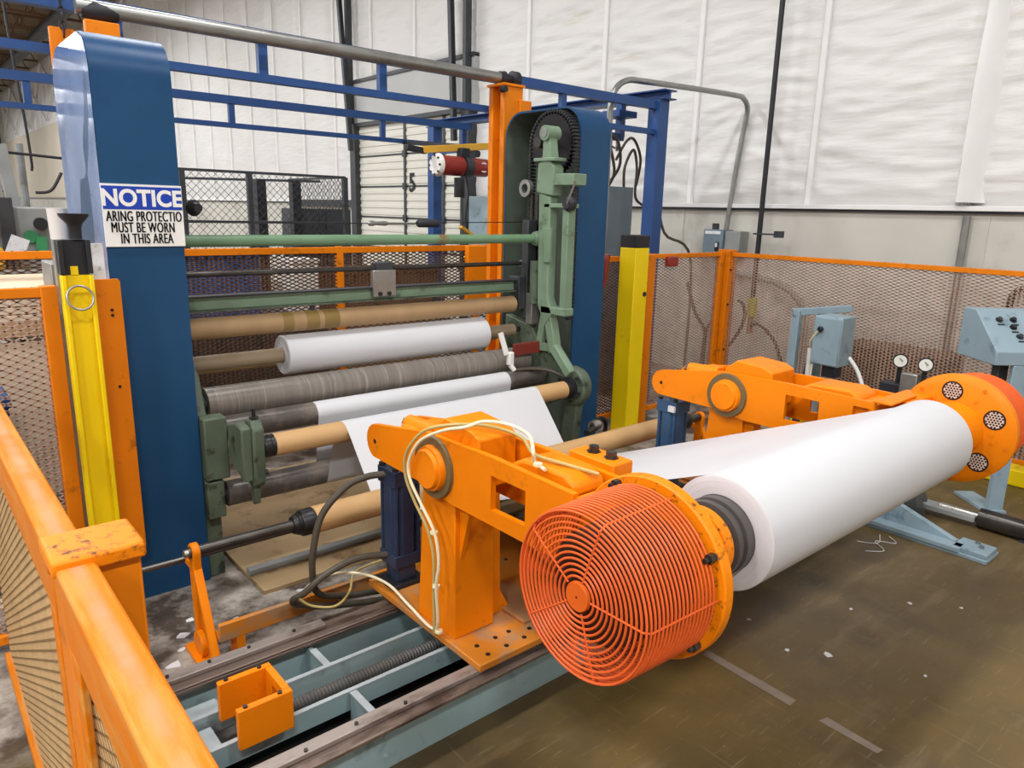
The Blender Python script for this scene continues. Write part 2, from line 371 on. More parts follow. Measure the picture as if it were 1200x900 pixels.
for k in range(6):
    y = 26+5*k; MB().bar((6.45, y, 5.2), (6.45, y+5, 7.7), .06).bar((6.45, y+5, 5.2), (6.45, y, 7.7), .06).build('wall_brace', WHITEP, wall, smooth=0)
MB().box((6.45, 24, 1.78), (6.6, 60, 5.0)).build('beige_sheeting', mat('beige_wall_sheet', '#cfc4b1', .6, var=.06, scale=.7), wall, smooth=0)

# dock door with the number 5
door = bpy.data.objects.new('door_1', None); COL.objects.link(door); door.location = (6.55, 10.25, 0); door['org'] = (6.55, 10.25, 0); door['kind'] = 'structure'
for k in range(6):
    z0 = k*.5
    mb = MB(); mb.box((6.50, 8.72, z0+.012), (6.56, 11.82, z0+.488))
    for q in range(4): mb.box((6.488, 8.72, z0+.04+q*.115), (6.501, 11.82, z0+.095+q*.115))
    mb.build('door_panel', DOORW, door, bevel=.004)
    MB().box((6.49, 8.72, z0-.012), (6.54, 11.82, z0+.012)).build('panel_joint', DGREY, door, smooth=0)
for y in (10.32, 9.25): MB().box((6.475, y-.03, 0), (6.489, y+.03, 3.0)).build('door_stile', DGREY, door)
for k in range(1, 6):
    for y in (10.32, 9.25): MB().box((6.46, y-.05, k*.5-.05), (6.476, y+.05, k*.5+.05)).build('hinge', DGREY, door)
for y in (8.63, 11.88):
    MB().box((6.40, y-.09, 0), (6.56, y+.09, 3.05)).build('door_jamb', DGREY, door)
for y in (8.60, 11.93): MB().box((6.36, y-.035, 3.05), (6.46, y+.035, 7.6)).build('door_track', DGREY, door)
MB().bar((6.33, 8.78, 2.6), (6.33, 8.98, 6.5), .07).build('track_spring_rod', DGREY, door); MB().bar((6.33, 11.8, 2.6), (6.33, 12.25, 6.5), .07).build('track_spring_rod', DGREY, door)
MB().box((6.47, 8.5, 3.05), (6.6, 12.02, 3.72)).build('header_sheet', BANDG, door); MB().box((6.44, 8.5, 3.70), (6.6, 12.02, 3.75)).build('header_edge', DGREY, door)
MB().box((6.42, 8.5, 2.99), (6.6, 12.0, 3.05)).build('header_angle', DGREY, door)
vs, fs = text_mb('5', .40, .95, .010)
MB().add([(6.484-z, 10.12-x, 1.92+y) for x, y, z in vs], fs).build('number', SIGNK, door, smooth=0)
MB().cyl((6.5, 2.16, 0), (6.5, 2.16, 1.7), .03, 10).build('drain_pipe', GALV, wall)

# ================================================================ UNWIND BASE FRAME
bf = thing('unwind_base_frame', 'long grey-blue rail frame on the floor carrying the two orange unwind stands', 'machine frame', (2.1, 1.93, 0))
X0, X1 = .29, 3.95
RAILTOP = mat('worn_light_rail_top', '#9b9088', .4, var=.12, scale=9, c2='#74665c', mix2=.3, metal=.3, stretch=(.3, 1, 1))
def chan(y0, y1, z0, z1): return MB().box((X0, y0, z0), (X1, y1, z1))
chan(1.65, 1.665, 0, .165).build('side_beam', FRAMEG, bf, smooth=0)
chan(2.185, 2.2, 0, .165).build('side_beam', FRAMEG, bf, smooth=0)
MB().box((X0, 1.60, .165), (X1, 1.685, .178)).build('guide_rail', RUST, bf, bevel=.003)
MB().box((X0, 1.640, .178), (X1, 1.685, .195)).build('rail_strip', RAILTOP, bf, bevel=.003)
MB().box((X0, 2.145, .165), (X1, 2.24, .178)).build('guide_rail', RUST, bf, bevel=.003)
MB().box((X0, 2.195, .178), (1.03, 2.24, .195)).build('rail_strip', RAILTOP, bf, bevel=.003)
MB().box((X0, 2.145, .178), (X1, 2.172, .188)).build('rail_step', RUST, bf, bevel=.003)
for y in (1.862, 2.022):
    MB().box((X0, y-.006, .085), (X1, y+.006, .15)).build('inner_channel', FRAMEG, bf, smooth=0)
    MB().box((X0, y-.008, .150), (X1, y+.008, .155)).build('channel_edge', FRAMEL, bf, smooth=0)
MB().box((X0, 1.665, .0), (X1, 2.185, .012)).build('frame_tray', mat('shade_black_tray', '#1d1a18', .5, var=.3), bf, smooth=0)  # black colour puts the shade of the frame pockets into the tray
MB().box((X0, 1.868, .078), (X1, 2.016, .086)).build('screw_trough', mat('greasy_trough', '#4d4a45', .5, var=.25, scale=9, c2='#2b2826', mix2=.35, scale2=8), bf, smooth=0)
for x in (.45, .95, 1.9, 2.9):
    MB().box((x-.008, 2.03, .012), (x+.008, 2.185, .148)).build('cross_plate', FRAMEG, bf, smooth=0)
    MB().box((x-.012, 2.03, .148), (x+.012, 2.14, .154)).build('plate_edge', FRAMEL, bf, smooth=0)
    MB().box((x-.008, 1.665, .012), (x+.008, 1.855, .148)).build('cross_plate', FRAMEG, bf, smooth=0)
    MB().box((x-.012, 1.70, .148), (x+.012, 1.85, .154)).build('plate_edge', FRAMEL, bf, smooth=0)
MB().box((.58, 1.69, .012), (.78, 1.84, .05)).build('worn_block', RUST, bf, smooth=0)
MB().box((.4, 1.88, .086), (.56, 2.01, .12)).build('bearing_block', FRAMEL, bf, bevel=.004)
MB().box((.45, 2.05, .012), (.62, 2.14, .12)).build('bearing_block', FRAMEL, bf, bevel=.01)
nb = MB().cyl((0, 0, 0), (0, 0, .006), .006, 8).build('rail_bolt', DSTEEL, bf)
nb.location = V((.70, 1.65, .195))
for x, y in ((.86, 1.66), (1.02, 1.65), (.5, 1.65), (.63, 2.22), (.76, 2.22), (.5, 2.22), (.92, 2.22)):
    share(nb, bf).location = V((x, y, .195))
bo = MB().cyl((0, -.006, 0), (0, 0, 0), .009, 8).build('beam_bolt', FRAMEG, bf)
bo.location = V((.95, 1.65, .115))
for x, z in ((.95, .045), (2.1, .115), (2.1, .045)): share(bo, bf).location = V((x, 1.65, z))
# lead screw with a real thread
pr = []; x = .74
while x < 3.2: pr += [(x, .019), (x+.006, .0235), (x+.012, .019)]; x += .012
MB().lathe(pr, (0, 1.945, .118), n=14).build('lead_screw', mat('dull_screw_steel', '#5d5b58', .55, metal=.3, var=.2), bf)
# end outrigger foot
MB().box((3.95, .975, 0), (4.13, 2.3, .02)).build('outrigger_plate', GBLUE, bf, bevel=.003)
MB().box((3.965, .98, .02), (4.115, 1.14, .045)).build('foot_pad', GBLUE, bf, bevel=.004)
MB().prism([(1.145, .02), (2.3, .02), (2.3, .33), (1.95, .33), (1.145, .047)], 4.02, 4.06).build('gusset', GBLUE, bf, bevel=.003)
MB().box((3.94, 1.1, .02), (4.02, 2.3, .045)).build('foot_flange', GBLUE, bf, bevel=.003)
bb = MB().cyl((4.04, 1.03, .045), (4.04, 1.03, .058), .012, 6).build('anchor_bolt', STEEL, bf); share(bb, bf, (.045, .03, 0))

ub = thing('stop_bracket', 'open orange square bracket bolted over the lead screw in the frame', 'bracket', (.655, 1.89, .157))
for a, b in (((.575, 1.803, .157), (.735, 1.825, .282)), ((.575, 1.957, .157), (.735, 1.979, .282))): MB().box(a, b).build('side_plate', ORANGE, ub, bevel=.003)
MB().frame_prism([(1.825, .157), (1.957, .157), (1.957, .282), (1.825, .282)], [(1.87, .157), (1.91, .157), (1.91, .25), (1.87, .25)], .713, .735).build('end_plate', ORANGE, ub, bevel=.002)
sc = MB().cyl((.6, 1.814, .282), (.6, 1.814, .287), .007, 8).build('cap_screw', DSTEEL, ub)
for d in ((.10, 0, 0), (0, .154, 0), (.10, .154, 0)): share(sc, ub, d)

# ================================================================ UNWIND STANDS
AY, AZ, PY, PZ = 1.035, .80, 1.885, .826
def stand(xa, xb, xd, sg, label, plx, near):
    """xa / xb: the two arm plates (camera side first), xd: chuck disc, sg: +1 when the roll is on the far side of the disc"""
    t = thing('unwind_stand', label, 'unwind stand', (xa+.1, 1.9, .20), 'unwind stands')
    B = lambda mb, n, m=ORANGE, p=None, **k: mb.build(n, m, p or t, **k)
    # carriage plate
    MB().box((plx[0], 1.625, .196), (plx[1], 2.345, .222)).build('carriage_plate', PLATE, t, bevel=.004)
    MB().box((plx[0]+.27, 1.72, .222), (plx[1]-.03, 2.30, .236)).build('deck_plate', PLATE, t, bevel=.003)
    s0 = MB().cyl((0, 0, 0), (0, 0, .002), .0085, 8).build('screw_hole', HOLE, t); s0.location = V((plx[0]+.06, 1.72, .2222))
    for a, b in ((.06, 1.66), (.14, 1.66), (.14, 1.72), (.2, 1.72), (.22, 1.66), (.27, 1.69), (.12, 2.25), (.24, 1.86)):
        share(s0, t).location = V((plx[0]+a, b, .2222))
    for a, b in ((.36, 2.02), (.42, 2.06), (.36, 2.12), (.46, 2.18), (.40, 2.22), (.52, 2.12), (.45, 1.86), (.55, 1.95), (.32, 2.2)):
        share(s0, t).location = V((plx[0]+a, b, .2362))
    # post, flared toward its foot
    p0 = xa+.022
    MB().prism([(1.795, .222), (2.02, .222), (1.985, PZ-.08), (1.80, PZ-.08)], p0, p0+.17).build('post', ORANGE, t, bevel=.004)
    mb = MB(); mb.prism([(p0+.17, .222), (p0+.285, .222), (p0+.235, .31), (p0+.225, .70), (p0+.17, .70)], 1.84, 1.975, 'y'); B(mb, 'post_web', bevel=.003)
    mb = MB(); mb.prism([(1.80, .50), (1.80, PZ-.09), (1.74, PZ-.10)], p0+.02, p0+.04); B(mb, 'rib', bevel=.002)
    MB().lathe([(0, .098), (xb-xa-.012, .098)], (xa+.018, PY, PZ), n=40).build('bearing_housing', ORANGE, t, bevel=.003)
    # the two arm plates
    yend = 1.245
    def arm(x0, x1, ye, wins=((1.588, 1.432, .778, .884),)):
        tip = circ(2.265, .812, .066, math.radians(-70), math.radians(88), 10)
        mb = MB()
        top = lambda y: .9405-(.0065*(1.588-y)/.35 if y < 1.588 else 0); bot = lambda y: .7255
        # plate around its openings: pieces that meet edge to edge
        mb.prism([(1.93, .745)]+tip+[(1.93, .932), (1.588, .9405), (1.588, .7255), (1.79, .724)], x0, x1)
        cur = 1.588
        for y1, y0, z0, z1 in wins:
            if cur > y1: mb.prism([(y1, top(y1)), (cur, top(cur)), (cur, bot(cur)), (y1, bot(y1))], x0, x1)
            mb.prism([(y0, z1), (y1, z1), (y1, top(y1)), (y0, top(y0))], x0, x1); mb.prism([(y0, bot(y0)), (y1, bot(y1)), (y1, z0-.004), (y0, z0)], x0, x1)
            cur = y0
        mb.prism([(ye, top(ye)), (cur, top(cur)), (cur, bot(cur)), (ye, bot(ye))], x0, x1)
        o = mb.build('arm_plate', ORANGE, t, smooth=30)
        bm = bmesh.new(); bm.from_mesh(o.data); bmesh.ops.remove_doubles(bm, verts=bm.verts, dist=1e-4); bm.to_mesh(o.data); bm.free()
        MB().lathe([(0, .009), (.002, .009)], (x0-.0012, 2.272, .812), n=12).build('pin_hole', HOLE, t)
        return o
    arm(xa, xa+.02, yend if near else 1.205, ((1.588, 1.432, .778, .884),) if near else ((1.588, 1.432, .778, .89), (1.29, 1.225, .80, .905))); arm(xb-.02, xb, yend if near else 1.10)
    # window liner and second slot
    # pivot seal and cap
    MB().lathe([(0, .103), (.012, .106)], (xa-.012, PY-.003, PZ), n=48).build('pivot_seal', mat('pivot_seal_grease_'+str(near), '#6d5c3c', .5, var=.15) if near else MATS['pivot_seal_grease_True'], t)
    cp = MB().lathe([(0, .062), (.006, .066), (.012, .067), (.014, .074), (.034, .078)], (xa-.044, PY-.006, PZ), n=48).build('pivot_cap', ORANGE, t)
    # head box over the pivot, rod pin and saddle between the plates
    MB().prism([(1.675, .80), (1.92, .80), (1.92, .945), (1.86, .995), (1.72, .985), (1.675, .965)], xa+.022, xb-.03).build('head_box', ORANGE, t, bevel=.006)
    MB().lathe([(0, .033), (.13, .036), (.17, .036)], (xa+.078, 2.155, .895), ax=(0, -1, 0), n=24).build('rod_pin', ORANGE, t)
    MB().lathe([(0, .02), (.028, .022)], (xa+.078, 2.18, .895), ax=(0, -1, 0), n=6).build('pin_nut', DSTEEL, t, smooth=0)
    MB().box((xa+.02, 2.05, .85), (xb-.02, 2.13, .91)).build('tie_block', ORANGE, t, bevel=.01)
    MB().prism([(1.28, .90), (1.57, .90), (1.55, .925), (1.50, .952), (1.33, .956), (1.29, .935)], xa+.045, xb-.035).build('saddle_block', ORANGE, t, bevel=.012)
    if not near: MB().box((xa+.02, 1.205, .84), (xb-.02, 1.345, .918)).build('arm_cover', ORANGE, t, bevel=.006); MB().box((3.095, 1.10, .78), (xb-.02, 1.22, .932)).build('arm_cover', ORANGE, t, bevel=.006); MB().box((xa, 1.142, .934), (xb, 1.215, .944)).build('arm_nose', ORANGE, t, bevel=.003)
    # side box with two hex bolts
    if near:
        MB().box((xb, 1.29, .85), (xb+.085, 1.47, .957)).build('side_box', ORANGE, t, bevel=.005)
        for y in (1.34, 1.41): MB().lathe([(0, .022), (.004, .022), (.004, .016), (.02, .016)], (xb+.045, y, .957), ax=(0, 0, 1), n=6).build('hex_bolt', DSTEEL, t, smooth=0)
    # head disc, neck and chuck hub
    d = sg; R = .231
    f = xd-.02*sg; b = xd+.03*sg                       # face toward the guard / toward the roll
    MB().lathe([(0, .19), (0, R-.004), (.004*d, R), (.03*d, R), (.034*d, R-.004), (.05*d, .20), (.05*d, .0), (.02*d, 0), (.02*d, .19)], (f, AY, AZ), n=72).build('head_disc', ORANGE_W if near else ORANGE, t)
    MB().box((min(xa, xd)+.01 if near else xb-.02, 1.13, .735), (xb if near else xd, 1.25, .925)).build('neck', ORANGE, t, bevel=.006)
    if near:
        MB().lathe([(0, .16), (.04, .125), (.09, .105), (.115, .085), (.15, .083), (.15, .1), (.185, .1), (.188, .096), (.188, 0)], (b, AY, AZ), n=56).build('chuck_hub', ORANGE_W, t)
        MB().lathe([(0, .088), (.012, .088), (.014, .104), (.03, .106), (.032, .098), (.045, .098), (.047, .108), (.078, .108), (.08, .1)], (1.575, AY, AZ), n=56).build('chuck_ring', mat('grey_chuck_rubber', '#504b48', .4, var=.2, scale=8), t)
    else:
        MB().lathe([(0, .13), (-.02, .128), (-.024, .118), (-.10, .112), (-.12, .10), (-.21, .09), (-.25, .085), (-.25, 0)], (b+.05, AY, AZ), n=56).build('chuck_hub', ORANGE, t)
        MB().lathe([(0, .10), (-.03, .1)], (3.112, AY, AZ), n=40).build('chuck_ring', RUBBER, t)
        for k in range(5):
            a = math.radians(82-72*k); cy, cz = AY-.163*math.cos(a) if False else AY+.163*math.cos(a), AZ+.163*math.sin(a)
            MB().lathe([(0, .041), (-.0006, .041)], (xd-.0300, cy, cz), n=28).build('vent_rim_shade', HOLE, t)  # flat dark disc, paints in the shade at the vent's sunken edge
            vp = MB().lathe([(0, .034), (-.001, .034)], (xd-.0304, cy, cz), n=28).build('vent_plate', PERF, t)
            hb = MB()
            for q in range(-3, 4):
                for w in range(-3, 4):
                    hy, hz = (q+.5*(w % 2))*.0115, w*.010
                    if math.hypot(hy, hz) < .031: hb.lathe([(0, .0042), (-.0008, .0042)], (xd-.0312, cy+hy, cz+hz), n=8)
            hb.build('vent_holes', HOLE, vp, smooth=0)
        for k in range(10):
            a = math.radians(46+72*(k//2)); rr = .205 if k % 2 else .15; MB().lathe([(0, .008), (-.003, .008)], (xd-.0299, AY+rr*math.cos(a), AZ+rr*math.sin(a)), n=8).build('disc_bolt', ORANGE_D, t)
    for a in (28, -38, 118, 205):
        a = math.radians(a) if near else math.radians(180-a)
        y, z = AY-.214*math.cos(a), AZ+.214*math.sin(a)
        MB().lathe([(0, .012), (-.02*d, .012), (-.02*d, .007), (-.034*d, .007)], (f, y, z), n=6).build('latch_bolt', DSTEEL, t, smooth=0)
    # wire fan guard: each ring is a piece of its own
    g = MB(); L = .235; GR = .203; r = .0031; xf = f-L*sg
    for k in range(5):
        a = 2*PI*k/5+.62; c, s_ = math.cos(a), math.sin(a)
        g.tube([(xf-.001*sg, AY+.04*c, AZ+.04*s_), (xf-.001*sg, AY+(GR-.012)*c, AZ+(GR-.012)*s_), (xf+.010*sg, AY+(GR+.001)*c, AZ+(GR+.001)*s_), (f, AY+(GR+.008)*c, AZ+(GR+.008)*s_)], r*.85, 6)
    fg = g.build('fan_guard', GUARD, t)
    MB().lathe([(0, .0), (0, .034), (.004*sg, .036), (.01*sg, .036)], (xf-.006*sg, AY, AZ), n=32).build('guard_hub_plate', mat('guard_hub_paint', '#e0641c', .4, var=.05) if near else MATS['guard_hub_paint'], fg)
    MB().lathe([(0, .003), (.002, .003)], (xf-.0065*sg, AY, AZ), n=8).build('hub_screw', HOLE, fg)
    def ring(x, R_): return MB().tube([(x, AY+R_*math.cos(2*PI*k/56), AZ+R_*math.sin(2*PI*k/56)) for k in range(56)], r, 6, closed=True).build('guard_ring', GUARD, fg)
    for k in range(12): ring(xf, .048+.0138*k)
    n = 17; base = ring(xf+.010*sg, GR)
    for k in range(1, n):
        q = share(base, fg, (0, 0, 0)); kx = (L-.012)*k/n*sg; sc_ = 1+.035*k/n
        o = V(q['org']); x_, y_, z_ = xf+.010*sg, AY, AZ
        q.scale = (1, sc_, sc_); q.location = (kx, (y_-o.y)*(1-sc_), (z_-o.z)*(1-sc_))
    # motor behind the rings, enlarged and darkened to put shade in the gaps
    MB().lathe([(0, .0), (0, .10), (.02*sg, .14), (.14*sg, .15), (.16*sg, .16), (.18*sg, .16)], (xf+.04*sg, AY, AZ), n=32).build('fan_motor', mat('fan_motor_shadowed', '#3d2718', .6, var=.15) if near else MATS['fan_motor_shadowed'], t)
    return t
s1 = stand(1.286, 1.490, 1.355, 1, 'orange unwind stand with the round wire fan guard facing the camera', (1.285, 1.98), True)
s2 = stand(2.955, 3.205, 3.37, -1, 'orange unwind stand whose disc shows perforated vents, at the grey fence end of the roll', (2.94, 3.68), False)

# hydraulic cylinders under the arm tips
def cylinder(x, y, zb, zt, m, label, sx):
    t = thing('hydraulic_cylinder', label, 'cylinder', (x, y, zb), 'lift cylinders under the arm tips')
    MB().box((x-.075, y-.065, zb), (x+.075, y+.065, zb+.018)).build('foot_plate', BLACKP, t, bevel=.003)
    MB().box((x-.042, y-.042, zb+.018), (x+.042, y+.042, zb+.09)).build('clevis', m, t, bevel=.004)
    MB().box((x-.06, y-.06, zb+.085), (x+.06, y+.06, zb+.135)).build('end_cap', m, t, bevel=.004)
    oct_ = [(math.cos(2*PI*k/8+PI/8)*.063, math.sin(2*PI*k/8+PI/8)*.063) for k in range(8)]
    MB().prism([(x+a, y+b) for a, b in oct_], zb+.13, zt-.06, 'z').build('barrel', m, t, bevel=.003)
    for a in (-1, 1):
        for b in (-1, 1):
            MB().cyl((x+a*.048, y+b*.048, zb+.12), (x+a*.048, y+b*.048, zt-.05), .009, 8).build('tie_rod', m, t)
            MB().cyl((x+a*.048, y+b*.048, zt), (x+a*.048, y+b*.048, zt+.012), .013, 6).build('tie_nut', BLACKP, t, smooth=0)
    MB().box((x-.062, y-.062, zt-.065), (x+.062, y+.062, zt)).build('end_cap', m, t, bevel=.004)
    MB().cyl((x, y, zt), (x, y, .775), .02, 14).build('piston_rod', STEEL if m != NAVY else BLACKP, t)
    MB().box((x-.03, y-.03, .765), (x+.03, y+.03, .83)).build('rod_eye', BLACKP, t, bevel=.005)
    return t
cylinder(1.385, 2.262, .222, .70, NAVY, 'dark navy hydraulic cylinder standing on the stand with the fan guard', 1)
c2 = cylinder(3.06, 2.262, .222, .71, STEELBL, 'mid blue hydraulic cylinder with a small white label by the far stand', 1)
MB().box((2.985, 2.2, .66), (2.997, 2.24, .69)).build('label', LABELW, c2)

# ================================================================ PAPER ROLL, WEB, ROLLERS
rl = thing('paper_roll', 'large white paper roll held between the two orange stands', 'paper roll', (2.37, AY, AZ-.163))
MB().lathe([(0, .109), (0, .158), (.003, .1625), (1.42, .1625), (1.425, .158), (1.425, .109)], (1.655, AY, AZ), n=96, closed=True).build('paper', PAPER, rl)
for r_ in (.128, .146): MB().lathe([(0, r_-.0006), (-.0005, r_), (0, r_+.0006)], (1.655, AY, AZ), n=72, closed=True).build('end_ridge', PAPERE, rl)
MB().lathe([(0, .10), (0, .1075), (1.45, .1075), (1.45, .10)], (1.66, AY, AZ), n=56, closed=True).build('core', CORE, rl)

C = [(1.035, .80, .1628, 1), (2.62, .402, .0568, -1), (2.96, .637, .0508, 1), (3.14, .39, .0578, -1), (3.2, .675, .0560, 1)]
def seg(a, b):
    D = V((b[0]-a[0], b[1]-a[1])); L = D.length; k = a[3]*a[2]-b[3]*b[2]; th = math.atan2(D.y, D.x)-math.asin(k/L); return th
ths = [seg(C[i], C[i+1]) for i in range(4)]
prof = []
def arc(c, t0, t1, n=14):
    cy, cz, r, s = c
    for i in range(n+1):
        t_ = t0+(t1-t0)*i/n; prof.append((cy-math.sin(t_)*r*s, cz+math.cos(t_)*r*s))
def norm(t, ref):
    while t-ref > PI: t -= 2*PI
    while t-ref < -PI: t += 2*PI
    return t
arc((1.035, .80, .1616, 1), ths[0]+.5, ths[0]+.45, 1); arc(C[0], ths[0]+.35, ths[0], 6)
n_roll = len(prof)
for i in range(1, 4): arc(C[i], ths[i-1], norm(ths[i], ths[i-1]))
arc(C[4], ths[3], norm(-.9, ths[3]), 12)
# even subdivision of the long free spans, with a slight ripple
pp = [prof[0]]
for q in prof[1:]:
    p = pp[-1]; L = math.dist(p, q); k = max(1, int(L/.05))
    for j in range(1, k+1): pp.append((p[0]+(q[0]-p[0])*j/k, p[1]+(q[1]-p[1])*j/k))
def xs(y):
    u = min(1, max(0, (y-1.1)/1.6)); return 1.658-.15*u, 2.90-.195*u
vs = []; fs = []; NX = 24; cum = 0
for i, (y, z) in enumerate(pp):
    a, b = xs(y); a -= .03*min(1, max(0, (y-2.9)/.25)); b -= .02*min(1, max(0, (y-2.9)/.25))
    for k in range(NX+1):
        u = k/NX; x = a+(b-a)*u
        rip = .004*noise.noise(V((x*6, y*1.2, 0)))*min(1, max(0, (y-1.5)*2)) if y < 2.9 else 0
        vs.append((x, y, z+rip))
n1 = NX+1
for i in range(len(pp)-1):
    for k in range(NX): fs.append((i*n1+k, i*n1+k+1, (i+1)*n1+k+1, (i+1)*n1+k))
web = MB().add(vs, fs).build('paper_web', PAPER, smooth=60)
tag(web, 'white paper sheet running from the big roll down and over the tan idler', 'paper sheet')

def roller(name, label, m, y, z, r, x0, x1, cat='roller', end=None, group=None, journal=True):
    t = thing(name, label, cat, ((x0+x1)/2, y, z-r), group)
    MB().lathe([(0, r*.6), (0, r-.002), (.002, r), (x1-x0-.002, r), (x1-x0, r-.002), (x1-x0, r*.6)], (x0, y, z), n=48, closed=True).build('shell', m, t)
    if journal: MB().lathe([(0, .018), (x1-x0+.1, .018)], (x0-.05, y, z), n=16).build('journal', DSTEEL, t)
    for a, b in ((x0, x0-.012), (x1, x1+.012)): MB().cyl((a, y, z), (b, y, z), r*.62, 24).build('end_disc', end or BLACKP, t)
    return t
tb = roller('cardboard_winding_core', 'long brown cardboard core with darker bands, topmost across the slitter', CORE, 3.43, 1.092, .049, .99, 2.925, 'cardboard core')
for x, w, m_ in ((1.43, .055, YTOOL), (1.55, .07, COREG), (1.645, .085, COREG)):
    MB().lathe([(0, .0492), (w, .0492)], (x, 3.43, 1.092), n=40).build('tape_band', mat('band_%d' % int(x*100), '#8a7140', .5, var=.1), tb)
cc = roller('winding_core', 'grey-brown cardboard core running through the small rewound paper roll', COREG, 3.45, .925, .037, .98, 2.95, 'cardboard core')
rw = thing('rewound_paper_roll', 'shorter white paper roll being wound on the grey-brown core in the slitter', 'paper roll', (2.07, 3.45, .83))
MB().lathe([(0, .038), (0, .094), (.004, .098), (1.256, .098), (1.26, .094), (1.26, .038)], (1.44, 3.45, .925), n=80, closed=True).build('paper', PAPER, rw)
MB().lathe([(0, .06), (-.001, .0605), (0, .061)], (1.44, 3.45, .925), n=60, closed=True).build('end_ridge', PAPERE, rw)
roller('back_core', 'thin tan core lying behind the grey-brown winding core', CORE, 3.62, .87, .032, .98, 2.95, 'cardboard core')
roller('drum_roller', 'thick dark streaked drum roller under the small rewound paper roll', ROLLD, 3.352, .755, .078, 1.02, 2.96)
roller('nip_roller', 'dark roller carrying white paper just below the thick drum', ROLLK, 3.2, .675, .0552, 1.03, 2.97)
idl = roller('idler_roller', 'tan covered idler roller with black end caps at the front of the slitter', CORE2, 2.96, .637, .050, 1.175, 2.935, end=RUBBER)
for x0 in (1.125, 2.945): MB().lathe([(0, .03), (0, .046), (.012, .05), (.03, .05), (.034, .047), (.05, .049)], (x0, 2.96, .637), n=36).build('end_cap', RUBBER, idl)
roller('lower_roller', 'dark lower roller near the floor with grey shaded paper on it', ROLLK, 3.14, .39, .057, 1.02, 2.96)
gd = roller('guide_roller', 'tan guide roller low behind the two blue cylinders', CORE2, 2.62, .402, .056, 1.19, 3.62, end=RUBBER, journal=False)
MB().lathe([(0, .022), (3.14, .022)], (.70, 2.62, .402), n=24).build('shaft', DSTEEL, gd)
MB().lathe([(0, .016), (.03, .018)], (.685, 2.62, .402), n=12).build('shaft_end', STEEL, gd)
MB().lathe([(0, .034), (.01, .04), (.018, .04), (.02, .044), (.03, .044), (.032, .05), (.04, .054), (.085, .055), (.09, .05)], (1.10, 2.62, .402), n=40).build('end_cap', RUBBER, gd)
MB().lathe([(0, .05), (.01, .054), (.06, .054), (.08, .04)], (3.62, 2.62, .402), n=40).build('end_cap', RUBBER, gd)
# thin lower shaft below the guide roller

# guide roller brackets and long bar
br = thing('guide_bracket_frame', 'worn orange floor bar with upright forked brackets holding the low guide roller', 'bracket', (2.2, 2.5, 0))
for x in (.722, 3.83):
    mb = MB(); top = circ(2.62, .402, .034, math.radians(200), math.radians(-20), 10)
    mb.prism([(2.60, .03)]+top[::1]+[(2.64, .03)], x-.014, x+.014); mb.build('upright', ORANGE, br, bevel=.004)
    MB().bar((x, 2.45, .02), (x, 2.615, .37), .03, .022).build('brace', ORANGE, br, bevel=.003)
    MB().lathe([(0, .05), (.02, .05)], (x-.03, 2.56, .06), n=20).build('pivot_boss', ORANGE, br)
    MB().box((x-.05, 2.44, 0), (x+.03, 2.66, .02)).build('foot', ORANGE, br, bevel=.003)
MB().box((.74, 2.455, .10), (3.81, 2.475, .168)).build('long_bar', PLATE, br, bevel=.003)
MB().box((.74, 2.475, .10), (3.81, 2.53, .112)).build('bar_flange', ORANGE_D, br, bevel=.003)
for x in (.8, 3.7): MB().box((x, 2.455, 0), (x+.03, 2.53, .1)).build('bar_leg', ORANGE_D, br)

MB().tube([(.40, 2.72, .335), (1.2, 2.72, .335), (3.9, 2.72, .335)], .012, 10).build('tie_shaft', DSTEEL, br)
for x in (.722, 3.83): MB().box((x-.01, 2.62, .32), (x+.01, 2.735, .35)).build('shaft_lug', ORANGE, br, bevel=.003)

# ================================================================ SLITTER
def cover(label, xo, xi, side):
    """tall rounded-top drive cover: closed plate at xo, open toward xi"""
    t = thing('drive_cover', label, 'machine cover', ((xo+xi)/2, 3.47, 0), 'tall blue drive covers')
    y0, y1, zt, r = 3.14, 3.825, 2.262, .15
    prof = [(y0, 0)]+circ(y0+r, zt-r, r, PI, PI/2, 10)+circ(y1-r, zt-r, r, PI/2, 0, 10)+[(y1, 0)]
    a, b = min(xo, xi), max(xo, xi)
    inner = [(y0+.012, 0)]+circ(y0+r, zt-r, r-.012, PI, PI/2, 10)+circ(y1-r, zt-r, r-.012, PI/2, 0, 10)+[(y1-.012, 0)]
    mb = MB(); n = len(prof); vs = [(x, u, w) for x in (a, b) for L_ in (prof, inner) for u, w in L_]; fs = []
    for i in range(n-1):
        j = i+1; fs += [(i, j, 2*n+j, 2*n+i), (i, n+i, n+j, j), (2*n+i, 2*n+j, 3*n+j, 3*n+i)]
    mb.add(vs, fs).build('outer_shell', BLUE, t, smooth=30)
    l2 = [(y0+.0125, 0)]+circ(y0+r, zt-r, r-.0125, PI, PI/2, 10)+circ(y1-r, zt-r, r-.0125, PI/2, 0, 10)+[(y1-.0125, 0)]
    vs = [(x, u, w) for x in (a+.002, b-.002) for L_ in (inner, l2) for u, w in L_]; fs = []
    for i in range(n-1):
        j = i+1; fs += [(i, n+i, n+j, j), (n+i, 3*n+i, 3*n+j, n+j), (2*n+i, 2*n+j, 3*n+j, 3*n+i)]
    MB().add(vs, fs).build('inner_lining', mat('dark_green_lining', '#5a6458', .5, var=.12, scale=5) if side > 0 else MATS['dark_green_lining'], t, smooth=30)
    xa = xo if side > 0 else xo-.012
    ny, nz = 14, 44; vs = []; fs = []
    MB().prism(inner, xa, xa+.012).build('side_plate', BLUE, t)
    xl = xa+.0125 if side > 0 else xa-.0025
    MB().prism(l2, xl, xl+.002).build('side_lining', MATS['dark_green_lining'], t)
    return t
